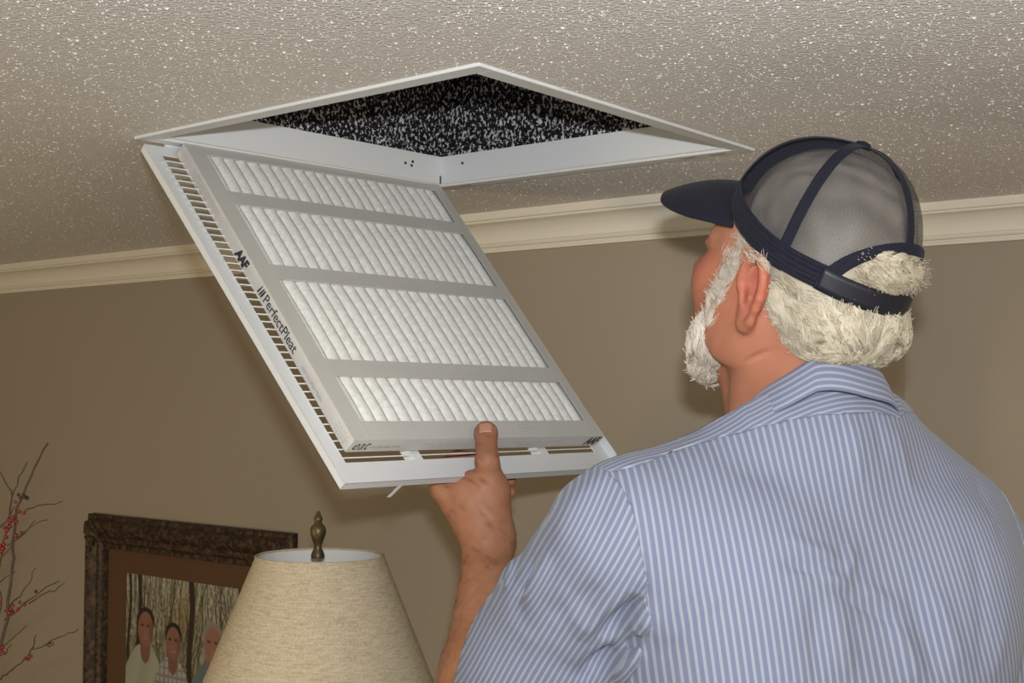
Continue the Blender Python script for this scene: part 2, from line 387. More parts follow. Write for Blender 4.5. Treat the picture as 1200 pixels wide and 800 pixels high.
# the folded sheet: broad rounded folds parted by sharp valleys, sagging a little between straps
NP = 22; V = []; F = []; ss = []
for k in range(NP+1): ss.append(k)
prof = [(0, 0), (.05, .45), (.16, .80), (.38, .97), (.62, 1.0), (.82, .90), (.93, .55)]
cols = []
for k in range(NP):
    for q, h in prof: cols.append(((k+q)/NP, h))
cols.append((1.0, 0))
nt_ = 44
for j in range(nt_+1):
    t = rows[0][0]-.02+(rows[-1][1]+.04-rows[0][0])*j/nt_
    sag = min(1, min(abs(t-r_) for rr in rows for r_ in rr)/.05)
    for ci, (q, h) in enumerate(cols):
        wob = .0012*math.sin(t*9+int(q*NP)*1.7)+.0006*math.sin(t*31+int(q*NP)*2.9)
        V.append(FP(w0-.012+(w1-w0+.024)*q+wob, t, .0065+(.0098+.0012*sag)*h))
nc = len(cols)
for j in range(nt_):
    for i in range(nc-1): F.append((j*nc+i, j*nc+i+1, (j+1)*nc+i+1, (j+1)*nc+i))
pm = obj('pleated_sheet', V, F, M['pleat'], fil, smooth=True); autosmooth(pm, 55)

def lettering(name, txt, size, f, m, parent, shear=0, extr=.00012, narrow=1.0, space=1.0, bold=0):
    """flat print: text laid out by f(x, y, h) -> world"""
    cu = bpy.data.curves.new('t', 'FONT'); cu.body = txt; cu.size = size; cu.offset = bold; cu.extrude = 0; cu.shear = shear; cu.space_character = space
    o = bpy.data.objects.new('t', cu); scene.collection.objects.link(o)
    dg = bpy.context.evaluated_depsgraph_get(); me = o.evaluated_get(dg).to_mesh()
    V = [f(v.co.x*narrow, v.co.y, extr) for v in me.vertices]; F = [list(p.vertices) for p in me.polygons]
    wd = max([v.co.x for v in me.vertices])*narrow if len(me.vertices) else 0
    o.to_mesh_clear() if hasattr(o, 'to_mesh_clear') else None
    bpy.data.objects.remove(o); bpy.data.curves.remove(cu)
    return obj(name, V, F, m, parent, recalc=False), wd
TL_ = .494
def small_print(size, length, f):
    """a line of print too small to read: ink strokes of letter width"""
    q = MB(f); x = 0; r = random.Random(int(length*1e5))
    while x < length:
        for k in range(r.randint(2, 7)):
            w = size*r.uniform(.25, .6); y0 = -size*.3 if r.random() < .12 else 0; y1 = size*(1 if r.random() < .3 else .68)
            q.add([(x, y0, .00012), (x+w*.45, y0, .00012), (x+w*.55, y1, .00012), (x+w*.1, y1, .00012)], [(0, 1, 2, 3)]); x += w+size*.18
        x += size*.55
    o = q.build('small_print', M['ink_pale'], fil); o['kind'] = 'stuff'
def leftside(t0, hb):   # reading runs down the side; letter tops point to the face
    return lambda x, y, h: FP(-.0004-h, (t0+x)/TL_, hb+y)
def botside(s0, hb): return lambda x, y, h: FP((s0+x)/TL_, 1.0004+h, hb+y)
lettering('side_lettering', 'AAF', .017, leftside(.186, .0035), M['ink'], fil, shear=.2, narrow=.95, space=.9, bold=.0011)
lettering('side_lettering', 'PerfectPleat', .0175, leftside(.266, .0048), M['ink'], fil, narrow=1.02, bold=.0002)
lettering('side_lettering', 'with DuraFlex Media', .0066, leftside(.374, .0055), M['ink_pale'], fil, narrow=.92)
for i in range(3): small_print(.0026, (.078, .082, .045)[i], leftside(.045, .0130-.0045*i))
for i in range(3): small_print(.0024, (.022, .020, .024)[i], leftside(.462, .0130-.0045*i))
lettering('side_lettering', 'eat', .021, botside(.004, .0045), M['ink'], fil, shear=.35, narrow=1.0)
lettering('side_lettering', 'with DuraFlex Media', .0066, botside(.034, .006), M['ink_pale'], fil, narrow=.92)
small_print(.0026, .095, botside(.125, .010)); small_print(.0024, .070, botside(.135, .0055))
small_print(.0026, .100, botside(.30, .010)); small_print(.0024, .080, botside(.31, .0055))
lettering('side_lettering', 'AAF', .020, botside(.462, .0040), M['ink'], fil, shear=.2, narrow=.8, space=.9, bold=.0011)
for i in range(3): small_print(.0026, (.022, .024, .013)[i], lambda x, y, h, i=i: FP(.640+x/TL_, .9600+.0105*i-y/TL_, FT+.0005))
# leaf emblem before the name
lf = MB(leftside(.250, .004))
for k, (x0_, a_) in enumerate(((.000, .2), (.005, .55), (.009, .95))):
    q = [(x0_, .001), (x0_+.003*math.cos(a_), .011), (x0_+.0045, .0135), (x0_+.0042, .006), (x0_+.0025, 0)]
    lf.add([(x, y, .00012) for x, y in q], [tuple(range(5))])
lf.build('emblem', M['ink'], fil)

# ------------------------------------------------------------------ framed photograph on the wall
PL, PR, PT, PB = -2.714, -2.012, 1.842, 1.262
pic = empty('framed_photograph', WL((PL+PR)/2, WY, PB), 'dark bronze carved frame on the wall holding a photo of three men among bare trees', 'picture')
def PW(x, y, z): return WL(x, WY-y, z)
def mitred(name, x0, x1, z0, z1, prof, m):
    """frame side by side: profile of (inset, depth from wall)"""
    C = [(x0, z1, 1, -1), (x1, z1, -1, -1), (x1, z0, -1, 1), (x0, z0, 1, 1)]
    for i in range(4):
        V = []
        for (x, z, dx, dz) in (C[i], C[(i+1) % 4]):
            V += [PW(x+dx*a, d, z+dz*a) for a, d in prof]
        n = len(prof); F = [(k, (k+1) % n, (k+1) % n+n, k+n) for k in range(n)]+[tuple(range(n)), tuple(range(n, 2*n))]
        o = obj(name, V, F, m, pic, smooth=True); autosmooth(o, 30)
mitred('frame_rail', PL, PR, PB, PT, [(0, .0), (0, .014), (.004, .018), (.010, .018), (.013, .024), (.016, .032), (.024, .036), (.034, .034), (.042, .028), (.048, .024), (.054, .0255), (.060, .023), (.064, .018), (.074, .018), (.076, .010), (.076, 0)], M['carved'])
# beaded inner strip and corner ornaments
bd = MB()
def bead_line(x0, z0, x1, z1, n):
    for k in range(n):
        t = (k+.5)/n; c = PW(x0+(x1-x0)*t, .0245, z0+(z1-z0)*t); bd.lathe([(0, -.0032), (.0028, -.0016), (.0032, 0), (.0028, .0016), (0, .0032)], c, 6)
bead_line(PL+.055, PT-.055, PR-.055, PT-.055, 90); bead_line(PL+.055, PT-.055, PL+.055, PB+.055, 75); bead_line(PR-.055, PT-.055, PR-.055, PB+.055, 75)
b_ = bd.build('beading', M['carved'], pic, smooth=True); b_['kind'] = 'stuff'
for (cx_, cz_, sx, sz) in ((PL, PT, 1, -1), (PR, PT, -1, -1), (PL, PB, 1, 1), (PR, PB, -1, 1)):
    om = MB()
    for k in range(34):
        t = abs(random.gauss(0, .045)); side = random.random() < .5; w_ = random.uniform(.016, .046)
        x, z = (t+.015, w_) if side else (w_, t+.015)
        if max(x, z) > .125: continue
        r = random.uniform(.004, .0075)
        om.lathe([(0, -r*.6), (r*.8, -r*.4), (r, 0), (r*.8, r*.5), (0, r*.8)], PW(cx_+sx*x, .033, cz_+sz*z), 7, WL(0, -1, 0)-WL(0, 0, 0))
    om.build('corner_ornament', M['carved'], pic, smooth=True)['kind'] = 'stuff'
MX0, MX1, MZ1, MZ0 = PL+.076, PR-.076, PT-.076, PB+.076
QX0, QX1, QZ1, QZ0 = -2.570, -2.156, 1.717, 1.387
mb = MB(PW); mb.box(MX0-.004, QX0, .006, .009, MZ0-.004, MZ1+.004); mb.box(QX1, MX1+.004, .006, .009, MZ0-.004, MZ1+.004)
mb.box(QX0, QX1, .006, .009, QZ1, MZ1+.004); mb.box(QX0, QX1, .006, .009, MZ0-.004, QZ0); mb.build('mat_board', M['mat_board'], pic)
def painted():
    nx, ny = 200, 160
    X, Y = np.meshgrid(np.linspace(0, 1, nx), np.linspace(0, 1, ny)); col = np.zeros((ny, nx, 3))
    r2 = np.random.default_rng(3)
    col[:] = (.20, .18, .11); col += (.16*np.clip(1-Y*1.3, 0, 1))[..., None]*np.array([1.1, 1.05, .85])
    n1 = r2.random((ny//3+2, nx//2+2)); blot = np.kron(n1, np.ones((3, 2)))[:ny, :nx]; blot = (blot+np.roll(blot, 1, 0)+np.roll(blot, 1, 1)+np.roll(blot, (1, 1), (0, 1)))/4; col *= (.55+.9*blot)[..., None]
    def blend(mask, c): 
        m_ = np.clip(mask, 0, 1)[..., None]; col[:] = col*(1-m_)+np.array(c)*m_
    blend(np.exp(-((X-.50)/.12)**2-((Y-.25)/.16)**2)*.55, (.26, .17, .04))
    for k in range(110):
        x0 = r2.random(); sl_ = r2.normal(0, .16); w_ = r2.uniform(.002, .006); wv = r2.uniform(0, 6)
        xx = x0+sl_*(Y-.5)+.012*np.sin(Y*14+wv); blend((1-np.abs(X-xx)/w_)*.85*(Y < r2.uniform(.5, 1.1)), (.025, .02, .014))
    for x0, w_ in ((.03, .014), (.115, .02), (.56, .026), (.95, .02)):
        blend((1-np.abs(X-x0-.01*np.sin(Y*9))/w_)*3, (.035, .026, .018))
    def ell(cx, cy, rx, ry, c, p=9): blend((1-((X-cx)/rx)**2-((Y-cy)/ry)**2)*p, c)
    def man(cx, top, s, hair, skin, shirt, plaid=False):
        hw = .074*s
        body = ((Y > top+.25*s) & (np.abs(X-cx+.01) < (.045+.115*np.clip((Y-top-.25*s)/.16, 0, 1)**.6)*s)).astype(float)
        blend(body, shirt)
        if plaid:
            g_ = ((np.sin(X*170) > .55) | (np.sin(Y*120) > .55)).astype(float)*body; blend(g_*.55, (.13, .09, .11))
        else: blend(body*(.25+.25*np.sin((X+Y*.3)*40)), tuple(.8*v for v in shirt))
        ell(cx, top+.27*s, .045*s, .10*s, tuple(.8*v for v in skin))
        ell(cx, top+.085*s, hw*1.08, .095*s, hair); ell(cx, top+.14*s, hw*.92, .12*s, skin)
        ell(cx-.03*s, top+.115*s, hw*.24, .010, tuple(.3*v for v in skin), 2); ell(cx+.024*s, top+.115*s, hw*.24, .010, tuple(.3*v for v in skin), 2); ell(cx, top+.20*s, hw*.40, .009, (.30, .2, .17), 2); ell(cx+.05*s, top+.15*s, hw*.3, .09*s, tuple(.7*v for v in skin), 1)
        ell(cx, top+.175*s, hw*.25, .03*s, tuple(1.15*v for v in skin), 1)
    man(.175, .22, 1.0, (.03, .02, .015), (.26, .12, .085), (.36, .36, .27))
    man(.415, .29, .92, (.025, .018, .015), (.25, .12, .085), (.38, .36, .34), True)
    man(.74, .245, 1.05, (.26, .22, .19), (.30, .15, .11), (.15, .18, .19))
    V = []; 
    for j in range(ny):
        for i in range(nx): V.append(PW(QX0+(QX1-QX0)*i/(nx-1), .0075, QZ1+(QZ0-QZ1)*j/(ny-1)))
    F = [(j*nx+i, j*nx+i+1, (j+1)*nx+i+1, (j+1)*nx+i) for j in range(ny-1) for i in range(nx-1)]
    obj('photo_print', V, F, M['print'], pic, recalc=False, attrs={'col': col.reshape(-1, 3)*.95})
painted()

# ------------------------------------------------------------------ console table, lamp, vase with berry branches
LAMP = np.array([-.243, 1.75]); TBL = .98
def CT(x, y, z): return WL(x, y, z)
lxr, lyr = LAMP[0]*CYW+LAMP[1]*SYW, -LAMP[0]*SYW+LAMP[1]*CYW
tb = empty('console_table', WL(lxr-.75, WY-.28, 0), 'dark wooden console table under the lamp and berry branches', 'table')
MB(CT).box(lxr-1.75, lxr+.28, WY-.62, WY-.03, TBL-.03, TBL).build('table_top', M['wood'], tb, bevel=.004)
MB(CT).box(lxr-1.70, lxr+.23, WY-.58, WY-.06, TBL-.17, TBL-.03).build('apron', M['wood'], tb)
for x in (lxr-1.68, lxr+.18):
    for y in (WY-.57, WY-.11): MB(CT).box(x, x+.05, y, y+.05, 0, TBL-.17).build('leg', M['wood'], tb)
lamp = empty('table_lamp', (LAMP[0], LAMP[1], TBL), 'table lamp with oatmeal linen cone shade and bronze finial below the filter', 'lamp')
ZR = 1.907; sh_h = .30
def shade_r(z): return .0835+(ZR-z)*.405
nseg = 72
def cone(r_off, name, m, z0=ZR-sh_h, z1=ZR):
    V = []; F = []; rowsn = 8
    for j in range(rowsn+1):
        z = z1+(z0-z1)*j/rowsn; r = shade_r(z)+r_off
        for k in range(nseg):
            t = 2*math.pi*k/nseg; V.append((LAMP[0]+r*math.cos(t), LAMP[1]+r*math.sin(t), z))
    for j in range(rowsn):
        for k in range(nseg): F.append((j*nseg+k, j*nseg+(k+1) % nseg, (j+1)*nseg+(k+1) % nseg, (j+1)*nseg+k))
    return obj(name, V, F, m, lamp, smooth=True, recalc=False)
cone(0, 'lamp_shade', M['linen']); cone(-.0018, 'shade_lining', M['lining'], ZR-sh_h, ZR-.0005)
for z in (ZR, ZR-sh_h):
    r = shade_r(z)-.0006; q = MB(); q.tube([(LAMP[0]+r*math.cos(t), LAMP[1]+r*math.sin(t), z) for t in np.linspace(0, 2*math.pi, 65)], .0016, 6); q.build('rim_binding', M['linen'], lamp, smooth=True)
sp = MB()
for k in range(3):
    t = .5+k*2*math.pi/3; sp.tube([(LAMP[0], LAMP[1], ZR-.026), (LAMP[0]+.084*math.cos(t), LAMP[1]+.084*math.sin(t), ZR-.018)], .0008, 6)
for s_ in (-1, 1):
    sp.tube([(LAMP[0]+s_*.05*math.sin(t)*(1 if t < 2.2 else 1), LAMP[1], ZR-.013-.115*(1-math.cos(t))) for t in np.linspace(0, 2.9, 12)], .0015, 6)
sp.build('harp', M['brass'], lamp, smooth=True)
fz = P(379, 649, 1.75)[2]
MB().lathe([(.0085, -.004), (.009, 0), (.0075, .004), (.0055, .008), (.005, .013), (.0072, .018), (.0098, .026), (.0106, .032), (.0092, .037), (.006, .040), (.0045, .043), (.0058, .0455), (.0055, .049), (.0035, .051), (.003, .0545), (.0012, .057), (0, .0572)], (LAMP[0]-.003, LAMP[1], fz), 20).build('finial', M['finial'], lamp, smooth=True)
MB().lathe([(.085, 0), (.085, .015), (.05, .03), (.025, .06), (.035, .10), (.075, .19), (.085, .27), (.06, .37), (.025, .44), (.018, .50), (.02, .56), (.012, .60), (.012, .66)], (LAMP[0], LAMP[1], TBL), 40).build('lamp_base', M['vase'], lamp, smooth=True)
MB().lathe([(0, 0), (.012, 0), (.014, .03), (.03, .07), (.03, .10), (.015, .125), (0, .13)], (LAMP[0], LAMP[1], TBL+.67), 20).build('bulb', M['lining'], lamp, smooth=True)

BD = 1.95
vc = P(-52, 1000, BD); vc[2] = TBL
vr = empty('vase', (vc[0], vc[1], TBL), 'brown glazed vase on the console below the berry branches', 'vase')
MB().lathe([(.05, 0), (.055, .01), (.09, .12), (.085, .2), (.04, .28), (.035, .32), (.045, .34), (.038, .34), (.03, .31), (.0, .30)], tuple(vc), 32).build('vase_body', M['vase'], vr, smooth=True)
br = empty('berry_branch', (vc[0], vc[1], TBL+.31), 'bare twigs with small red berries rising at the left before the wall', 'branch')
foot = np.array([vc[0], vc[1], TBL+.305])
def Z7(x, y): return (x/2.667, 500+y/2.667)
twigs = [
 ([(-90, 1000), (-40, 830), (0, 690), (20, 600), (40, 440), (42, 360), (50, 260), (70, 215), (105, 130), (150, 50)], 3.4, .00),
 ([(-60, 700), (-20, 520), (0, 430), (20, 330), (40, 220), (60, 160), (85, 110)], 2.0, .03),
 ([(40, 212), (20, 175), (-12, 130)], 1.0, .02), ([(72, 265), (120, 248), (195, 232)], 1.1, -.02), ([(-20, 430), (10, 400), (60, 345), (105, 305), (150, 290)], 1.1, -.04),
 ([(20, 372), (75, 330), (110, 292)], .9, .02), ([(-10, 320), (30, 285), (44, 250)], .9, .04), ([(10, 580), (60, 530), (90, 490), (112, 440)], 1.2, .03),
 ([(18, 605), (60, 565), (90, 540), (140, 500), (185, 482)], 1.4, -.03), ([(90, 555), (150, 515), (175, 508), (202, 487)], 1.0, -.05), ([(-10, 705), (20, 675), (50, 650), (82, 620)], 1.1, -.02),
 ([(-60, 840), (0, 782), (30, 770), (65, 735), (100, 700), (160, 668), (200, 650), (243, 633)], 1.7, -.05), ([(100, 700), (104, 680), (113, 650)], .9, -.04), ([(-20, 500), (20, 470), (50, 452)], .8, .05), ([(140, 680), (155, 688), (165, 672)], .8, -.05),
 ([(-20, 640), (6, 560), (-4, 480)], 1.3, .06), ([(0, 720), (20, 705), (36, 680)], .8, .0)]
for i, (pts, w, dd) in enumerate(twigs):
    Q = [P(*Z7(x, y), BD+dd*(j/len(pts))) for j, (x, y) in enumerate(pts)]
    if pts[0][1] > 720 or pts[0][0] < -50: Q = [foot, .5*(foot+Q[0])+np.array([.01, 0, 0])]+Q
    fine = []
    for a, b in zip(Q[:-1], Q[1:]):
        for t in (0, .33, .66): fine.append(a+(b-a)*t+rng.normal(0, .0012, 3))
    fine.append(Q[-1]); n = len(fine)
    q = MB(); q.tube(fine, [w*.0009*(1-.65*k/n)+.0003 for k in range(n)], 6); q.build('twig', M['twig'], br, smooth=True)
bm_ = MB(); bm_.lathe([(0, -1), (.5, -.87), (.87, -.5), (1, 0), (.87, .5), (.5, .87), (0, 1)], (0, 0, 0), 10)
berries = [(65, 222, 1), (75, 217, 1), (84, 222, 1), (58, 212, 1), (40, 285, 0), (35, 292, 0), (44, 280, 0), (75, 270, 0), (60, 265, 0), (15, 315, 0), (22, 322, 0), (10, 380, 0), (4, 388, 0), (0, 372, 0), (12, 368, 0), (50, 340, 0), (66, 330, 0), (35, 570, 0), (29, 581, 0), (41, 558, 0), (38, 576, 0), (56, 570, 0), (62, 548, 0), (76, 556, 0), (112, 514, 1), (2, 549, 0), (81, 722, 0), (88, 726, 0), (96, 716, 0), (4, 700, 0), (12, 706, 0), (8, 690, 0), (30, 300, 0), (52, 296, 0), (48, 235, 0), (155, 674, 1), (30, 312, 0), (20, 345, 0)]
first = {}
for x, y, dk in berries:
    c = P(*Z7(x, y), BD-.006+rng.uniform(-.01, .01)); r = rng.uniform(.0023, .0036)
    if dk not in first:
        o = obj('berry', bm_.V, bm_.F, M['dkberry' if dk else 'berry'], br, smooth=True, loc=None)
        # rebuild in its own small frame
        me = o.data; co = np.array(bm_.V); me.vertices.foreach_set('co', co.ravel()); me.update(); first[dk] = o
    else:
        o = first[dk].copy(); scene.collection.objects.link(o); o.parent = br
    o.location = Vector(c-origin(br)); o.scale = (r, r, r*rng.uniform(.85, 1.1))

# proportions and pose of the head and cap
HEAD_A, HEAD_T, HEAD_R, HEAD_PX = 50, 25, 0, (947, 301)
CAPV = (-.009, .096, .084, .113, 0)
ARCH = (math.radians(46), .052)
SEAMS = (37, 104)
STRAP_DIP, STRAP_W = .006, .021
BILL_L, BILL_UP = .087, -.24
CUFF_N = (-.86, .40, .30)
COLL_O = (0, 0, .086)
BILL_D = .018
COLLAR = [(.0665, .0), (.068, .016), (.0695, .031), (.0715, .0345), (.0745, .033), (.079, .024), (.0835, .012), (.088, .002)]


# ================================================================== the man: implicit surfaces
def smin(a, b, k):
    h = np.clip(.5+.5*(b-a)/k, 0, 1); return b*(1-h)+a*h-k*h*(1-h)
class Body:
    """smooth union of ellipsoids and tapered rods, meshed block by block (surface nets)"""
    def __init__(s): s.p = []
    def ell(s, c, r, ax=None, k=.02, op='+'):
        c = np.array(c, float); r = np.array(r, float); A = np.eye(3) if ax is None else np.array([nrm(a) for a in ax])
        def f(X):
            q = (X-c)@A.T; k0 = np.sqrt(((q/r)**2).sum(1))+1e-9; k1 = np.sqrt(((q/r**2)**2).sum(1))+1e-9
            return k0*(k0-1)/k1
        s.p.append((f, c, r.max(), k, op)); return s
    def rod(s, a, b, ra, rb, k=.02, op='+', flat=None):
        a = np.array(a, float); b = np.array(b, float); d = b-a; L2 = d@d
        fl = None if flat is None else (nrm(flat[0]), flat[1])
        def f(X):
            q = X-a; t = np.clip((q@d)/L2, 0, 1); w = q-t[:, None]*d
            if fl is not None:
                w = w+np.outer(w@fl[0], fl[0])*(fl[1]-1)
            return np.sqrt((w**2).sum(1))-(ra+(rb-ra)*t)
        s.p.append((f, (a+b)/2, math.sqrt(L2)/2+max(ra, rb), k, op)); return s
    def ev(s, X, c=None, R=0):
        D = np.full(len(X), 1.0)
        for f, pc, pr, k, op in s.p:
            if c is not None and np.linalg.norm(pc-c) > pr+R+k*1.5+.02: continue
            v = f(X)
            if op == '+': D = smin(D, v, k)
            elif op == '-': D = -smin(-D, v, k)
            elif op == '&': D = -smin(-D, -v, k)
        return D
    def mesh(s, lo, hi, h, n=20, post=None):
        lo = np.array(lo, float); nb = np.ceil((np.array(hi)-lo)/h/n).astype(int)
        keys = []; verts = []; quads = []
        off = np.array([(i, j, k) for i in (0, 1) for j in (0, 1) for k in (0, 1)])
        big = 1 << 20
        def key(I): return (I[:, 0]*big+I[:, 1])*big+I[:, 2]
        for bi in np.ndindex(*nb):
            g0 = np.array(bi)*n-1; c = lo+(g0+(n+2)/2)*h; R = (n+2)*h*.87
            pr = [p for p in s.p if np.linalg.norm(p[1]-c) < p[2]+R+p[3]+.02 and p[4] == '+']
            if not pr: continue
            if min(abs(s.ev(c[None], c, R)[0]), 9) > R*1.25: continue
            m = n+2; I = np.stack(np.meshgrid(*[np.arange(m)]*3, indexing='ij'), -1).reshape(-1, 3)
            D = s.ev(lo+(I+g0)*h, c, R)
            if post is not None: D = post(lo+(I+g0)*h, D)
            D = D.reshape(m, m, m)
            if D.min() > 0 or D.max() < 0: continue
            S = D < 0
            cnt = np.zeros((m-1,)*3, int); acc = np.zeros((m-1, m-1, m-1, 3))
            ne = np.zeros((m-1,)*3)
            corner = lambda A, o: A[o[0]:o[0]+m-1, o[1]:o[1]+m-1, o[2]:o[2]+m-1]
            for ax in range(3):
                for u in (0, 1):
                    for v in (0, 1):
                        o0 = [0, 0, 0]; o0[(ax+1) % 3] = u; o0[(ax+2) % 3] = v; o1 = list(o0); o1[ax] = 1
                        a = corner(D, o0); b = corner(D, o1); x = (a < 0) != (b < 0)
                        t = np.where(x, a/np.where(x, a-b, 1), 0)
                        for q in range(3): acc[..., q] += np.where(x, o0[q]+(t if q == ax else 0), 0)
                        ne += x
            act = ne > 0; cI = np.argwhere(act); vp = acc[act]/ne[act][:, None]
            keys.append(key(cI+g0+4096)); verts.append(lo+(cI+g0+vp)*h)
            for ax in range(3):
                sl0 = [slice(1, n+1)]*3; sl1 = list(sl0); sl1[ax] = slice(2, n+2)
                a = S[tuple(sl0)]; b = S[tuple(sl1)]; x = np.argwhere(a != b)
                if not len(x): continue
                fl = a[tuple(x.T)]; e = x+1; u = np.zeros(3, int); v = np.zeros(3, int); u[(ax+1) % 3] = 1; v[(ax+2) % 3] = 1
                q = np.stack([key(e-u-v+g0+4096), key(e-v+g0+4096), key(e+g0+4096), key(e-u+g0+4096)], 1)
                q[~fl] = q[~fl][:, ::-1]; quads.append(q)
        K = np.concatenate(keys); Vv = np.concatenate(verts); U, idx = np.unique(K, return_index=True); V = Vv[idx]
        Q = np.concatenate(quads); F = np.searchsorted(U, Q)
        ok = (U[np.clip(F, 0, len(U)-1)] == Q).all(1); return V, F[ok]
def relax(V, F, it=2, lam=.5):
    e = np.concatenate([F[:, [i, (i+1) % 4]] for i in range(4)]); e = np.concatenate([e, e[:, ::-1]])
    cnt = np.bincount(e[:, 0], minlength=len(V))[:, None].clip(1)
    for _ in range(it):
        a = np.stack([np.bincount(e[:, 0], weights=V[e[:, 1], k], minlength=len(V)) for k in range(3)], 1)/cnt; V = V+(a-V)*lam
    return V
def vnormals(V, F):
    n = np.cross(V[F[:, 2]]-V[F[:, 0]], V[F[:, 3]]-V[F[:, 1]]); N = np.zeros_like(V)
    for i in range(4):
        for k in range(3): N[:, k] += np.bincount(F[:, i], weights=n[:, k], minlength=len(V))
    return N/np.maximum(np.linalg.norm(N, axis=1), 1e-12)[:, None]
def clip(V, F, val):
    """keeps the side where val >= 0, cutting faces along val = 0 (V may carry extra columns)"""
    V = np.asarray(V, float); val = np.asarray(val, float); out = []; nv = list(V); cut = {}
    Fl = F.tolist() if isinstance(F, np.ndarray) else F
    pos = val >= 0
    for f in Fl:
        s = [pos[i] for i in f]
        if all(s): out.append(f); continue
        if not any(s): continue
        g = []
        for i in range(len(f)):
            a, b = f[i], f[(i+1) % len(f)]
            if pos[a]: g.append(a)
            if pos[a] != pos[b]:
                k = (a, b) if a < b else (b, a)
                if k not in cut:
                    t = val[k[0]]/(val[k[0]]-val[k[1]]); cut[k] = len(nv); nv.append(V[k[0]]*(1-t)+V[k[1]]*t)
                g.append(cut[k])
        if len(g) > 2: out.append(g)
    nv = np.array(nv); used = np.unique([i for f in out for i in f]); mp = -np.ones(len(nv), int); mp[used] = np.arange(len(used))
    return nv[used], [[int(mp[i]) for i in f] for f in out]
def wob(X, sc, seed):
    r = np.random.default_rng(seed); o = np.zeros(len(X))
    for k in range(5):
        w = r.normal(0, 1, 3); w = w/np.linalg.norm(w)*sc*r.uniform(.6, 1.6); o += np.sin(X@w+r.uniform(0, 6))
    return o/5

# body frame (turned towards the filter) and head frame (turned further left, tipped back)
BO = np.array([.297, 1.31, 0]); BA = math.radians(22.5)
BLt = np.array([-math.cos(BA), -math.sin(BA), 0]); BF = np.array([-math.sin(BA), math.cos(BA), 0])
def BP(l, f, z): return BO+BLt*l+BF*f+np.array([0, 0, z])
HS = 1.03; ha, ht = math.radians(HEAD_A), math.radians(HEAD_T)
HF = np.array([-math.cos(ha)*math.cos(ht), math.sin(ha)*math.cos(ht), math.sin(ht)]); HL = np.array([-math.sin(ha), -math.cos(ha), 0]); HU = np.cross(HF, HL)
HU = HU if HU[2] > 0 else -HU
hr = math.radians(HEAD_R); HL, HU = HL*math.cos(hr)+HU*math.sin(hr), HU*math.cos(hr)-HL*math.sin(hr)
HC = P(*HEAD_PX, 1.30)
def HP(f, l, u): return HC+(HF*f+HL*l+HU*u)*HS
HAX = [HF, HL, HU]
man = empty('person', BP(0, .05, .52), 'man in striped shirt and mesh-back cap, seen from behind, holding the open door', 'person')

# ---- skin
B = Body()
B.ell(HP(-.008, 0, -.006), (.086*HS, .070*HS, .090*HS), HAX, k=.02)
B.ell(HP(.044, 0, -.018), (.046*HS, .058*HS, .048*HS), HAX, k=.02)
B.ell(HP(.060, 0, .006), (.030*HS, .050*HS, .030*HS), HAX, k=.03)
B.ell(HP(.042, 0, -.068), (.050*HS, .058*HS, .058*HS), HAX, k=.02)
B.ell(HP(.045, 0, -.105), (.046*HS, .048*HS, .030*HS), HAX, k=.02)
B.ell(HP(.080, 0, -.118), (.020*HS, .024*HS, .020*HS), HAX, k=.02)
for s_ in (-1, 1):
    B.ell(HP(.062, .036*s_, -.052), (.028*HS, .026*HS, .028*HS), HAX, k=.018)
    B.ell(HP(.010, .060*s_, -.075), (.032*HS, .014*HS, .040*HS), HAX, k=.02)
    B.ell(HP(.0985, .031*s_, -.027), (.014*HS, .016*HS, .012*HS), HAX, k=.012, op='-')
    B.ell(HP(.0835, .031*s_, -.020), (.010*HS, .017*HS, .006*HS), HAX, k=.006)
    B.ell(HP(.0835, .031*s_, -.0365), (.009*HS, .016*HS, .005*HS), HAX, k=.006)
    B.rod(HP(.086, .012*s_, -.008), HP(.074, .046*s_, -.010), .0080, .006, k=.014)
    B.ell(HP(.106, .013*s_, -.063), (.010, .008, .008), HAX, k=.006)
B.rod(HP(.090, 0, -.015), HP(.117, 0, -.055), .008, .012, k=.014)
B.ell(HP(.094, 0, -.083), (.010, .024, .006), HAX, k=.006); B.ell(HP(.093, 0, -.094), (.010, .020, .006), HAX, k=.005)
# ears: helix rod, plate, hollow, lobe, tragus
for s_ in (1, -1):
    ec = (-.014, .0755, -.036)
    def E_(x, y, out): x, y = x*.94, y*.94; return HP(ec[0]+x+.10*y, s_*(ec[1]+out*.85), ec[2]+y)
    B.ell(E_(.000, 0, .0005), (.016, .006, .029), HAX, k=.006)
    B.ell(E_(.000, .002, .0085), (.0110, .0100, .019), HAX, k=.003, op='-'); B.ell(E_(.004, -.006, .004), (.006, .008, .008), HAX, k=.003, op='-')
    pts = []
    for t in np.linspace(-35, 215, 13):
        a = math.radians(t); x = .0165*math.cos(a) if math.cos(a) > 0 else .0175*math.cos(a); y = .009+.0255*math.sin(a) if math.sin(a) > 0 else .009+.034*math.sin(a)
        pts.append(E_(x, y, .005+.008*max(0, -math.cos(a))+.003*max(0, math.sin(a))))
    pts += [E_(-.009, -.026, .007), E_(-.002, -.033, .003)]
    for a, b in zip(pts[1:-1], pts[2:]): B.rod(a, b, .0042, .0042, k=.004)
    B.rod(E_(-.008, .020, .007), E_(-.010, -.012, .007), .0030, .0032, k=.004)
    B.ell(E_(.001, -.030, .003), (.0085, .005, .0095), HAX, k=.005)
    B.rod(E_(.011, -.002, .005), E_(.009, -.012, .005), .0035, .0035, k=.005)
NK = BP(-.002, .003, 2.035)
B.rod(HP(-.018, 0, -.060), NK, .052, .057, k=.03)
B.rod(HP(.022, 0, -.105), BP(0, .075, 2.03), .036, .036, k=.03)
B.rod(HP(-.01, .055, -.07), BP(.03, .085, 2.015), .013, .012, k=.02)      # neck tendon
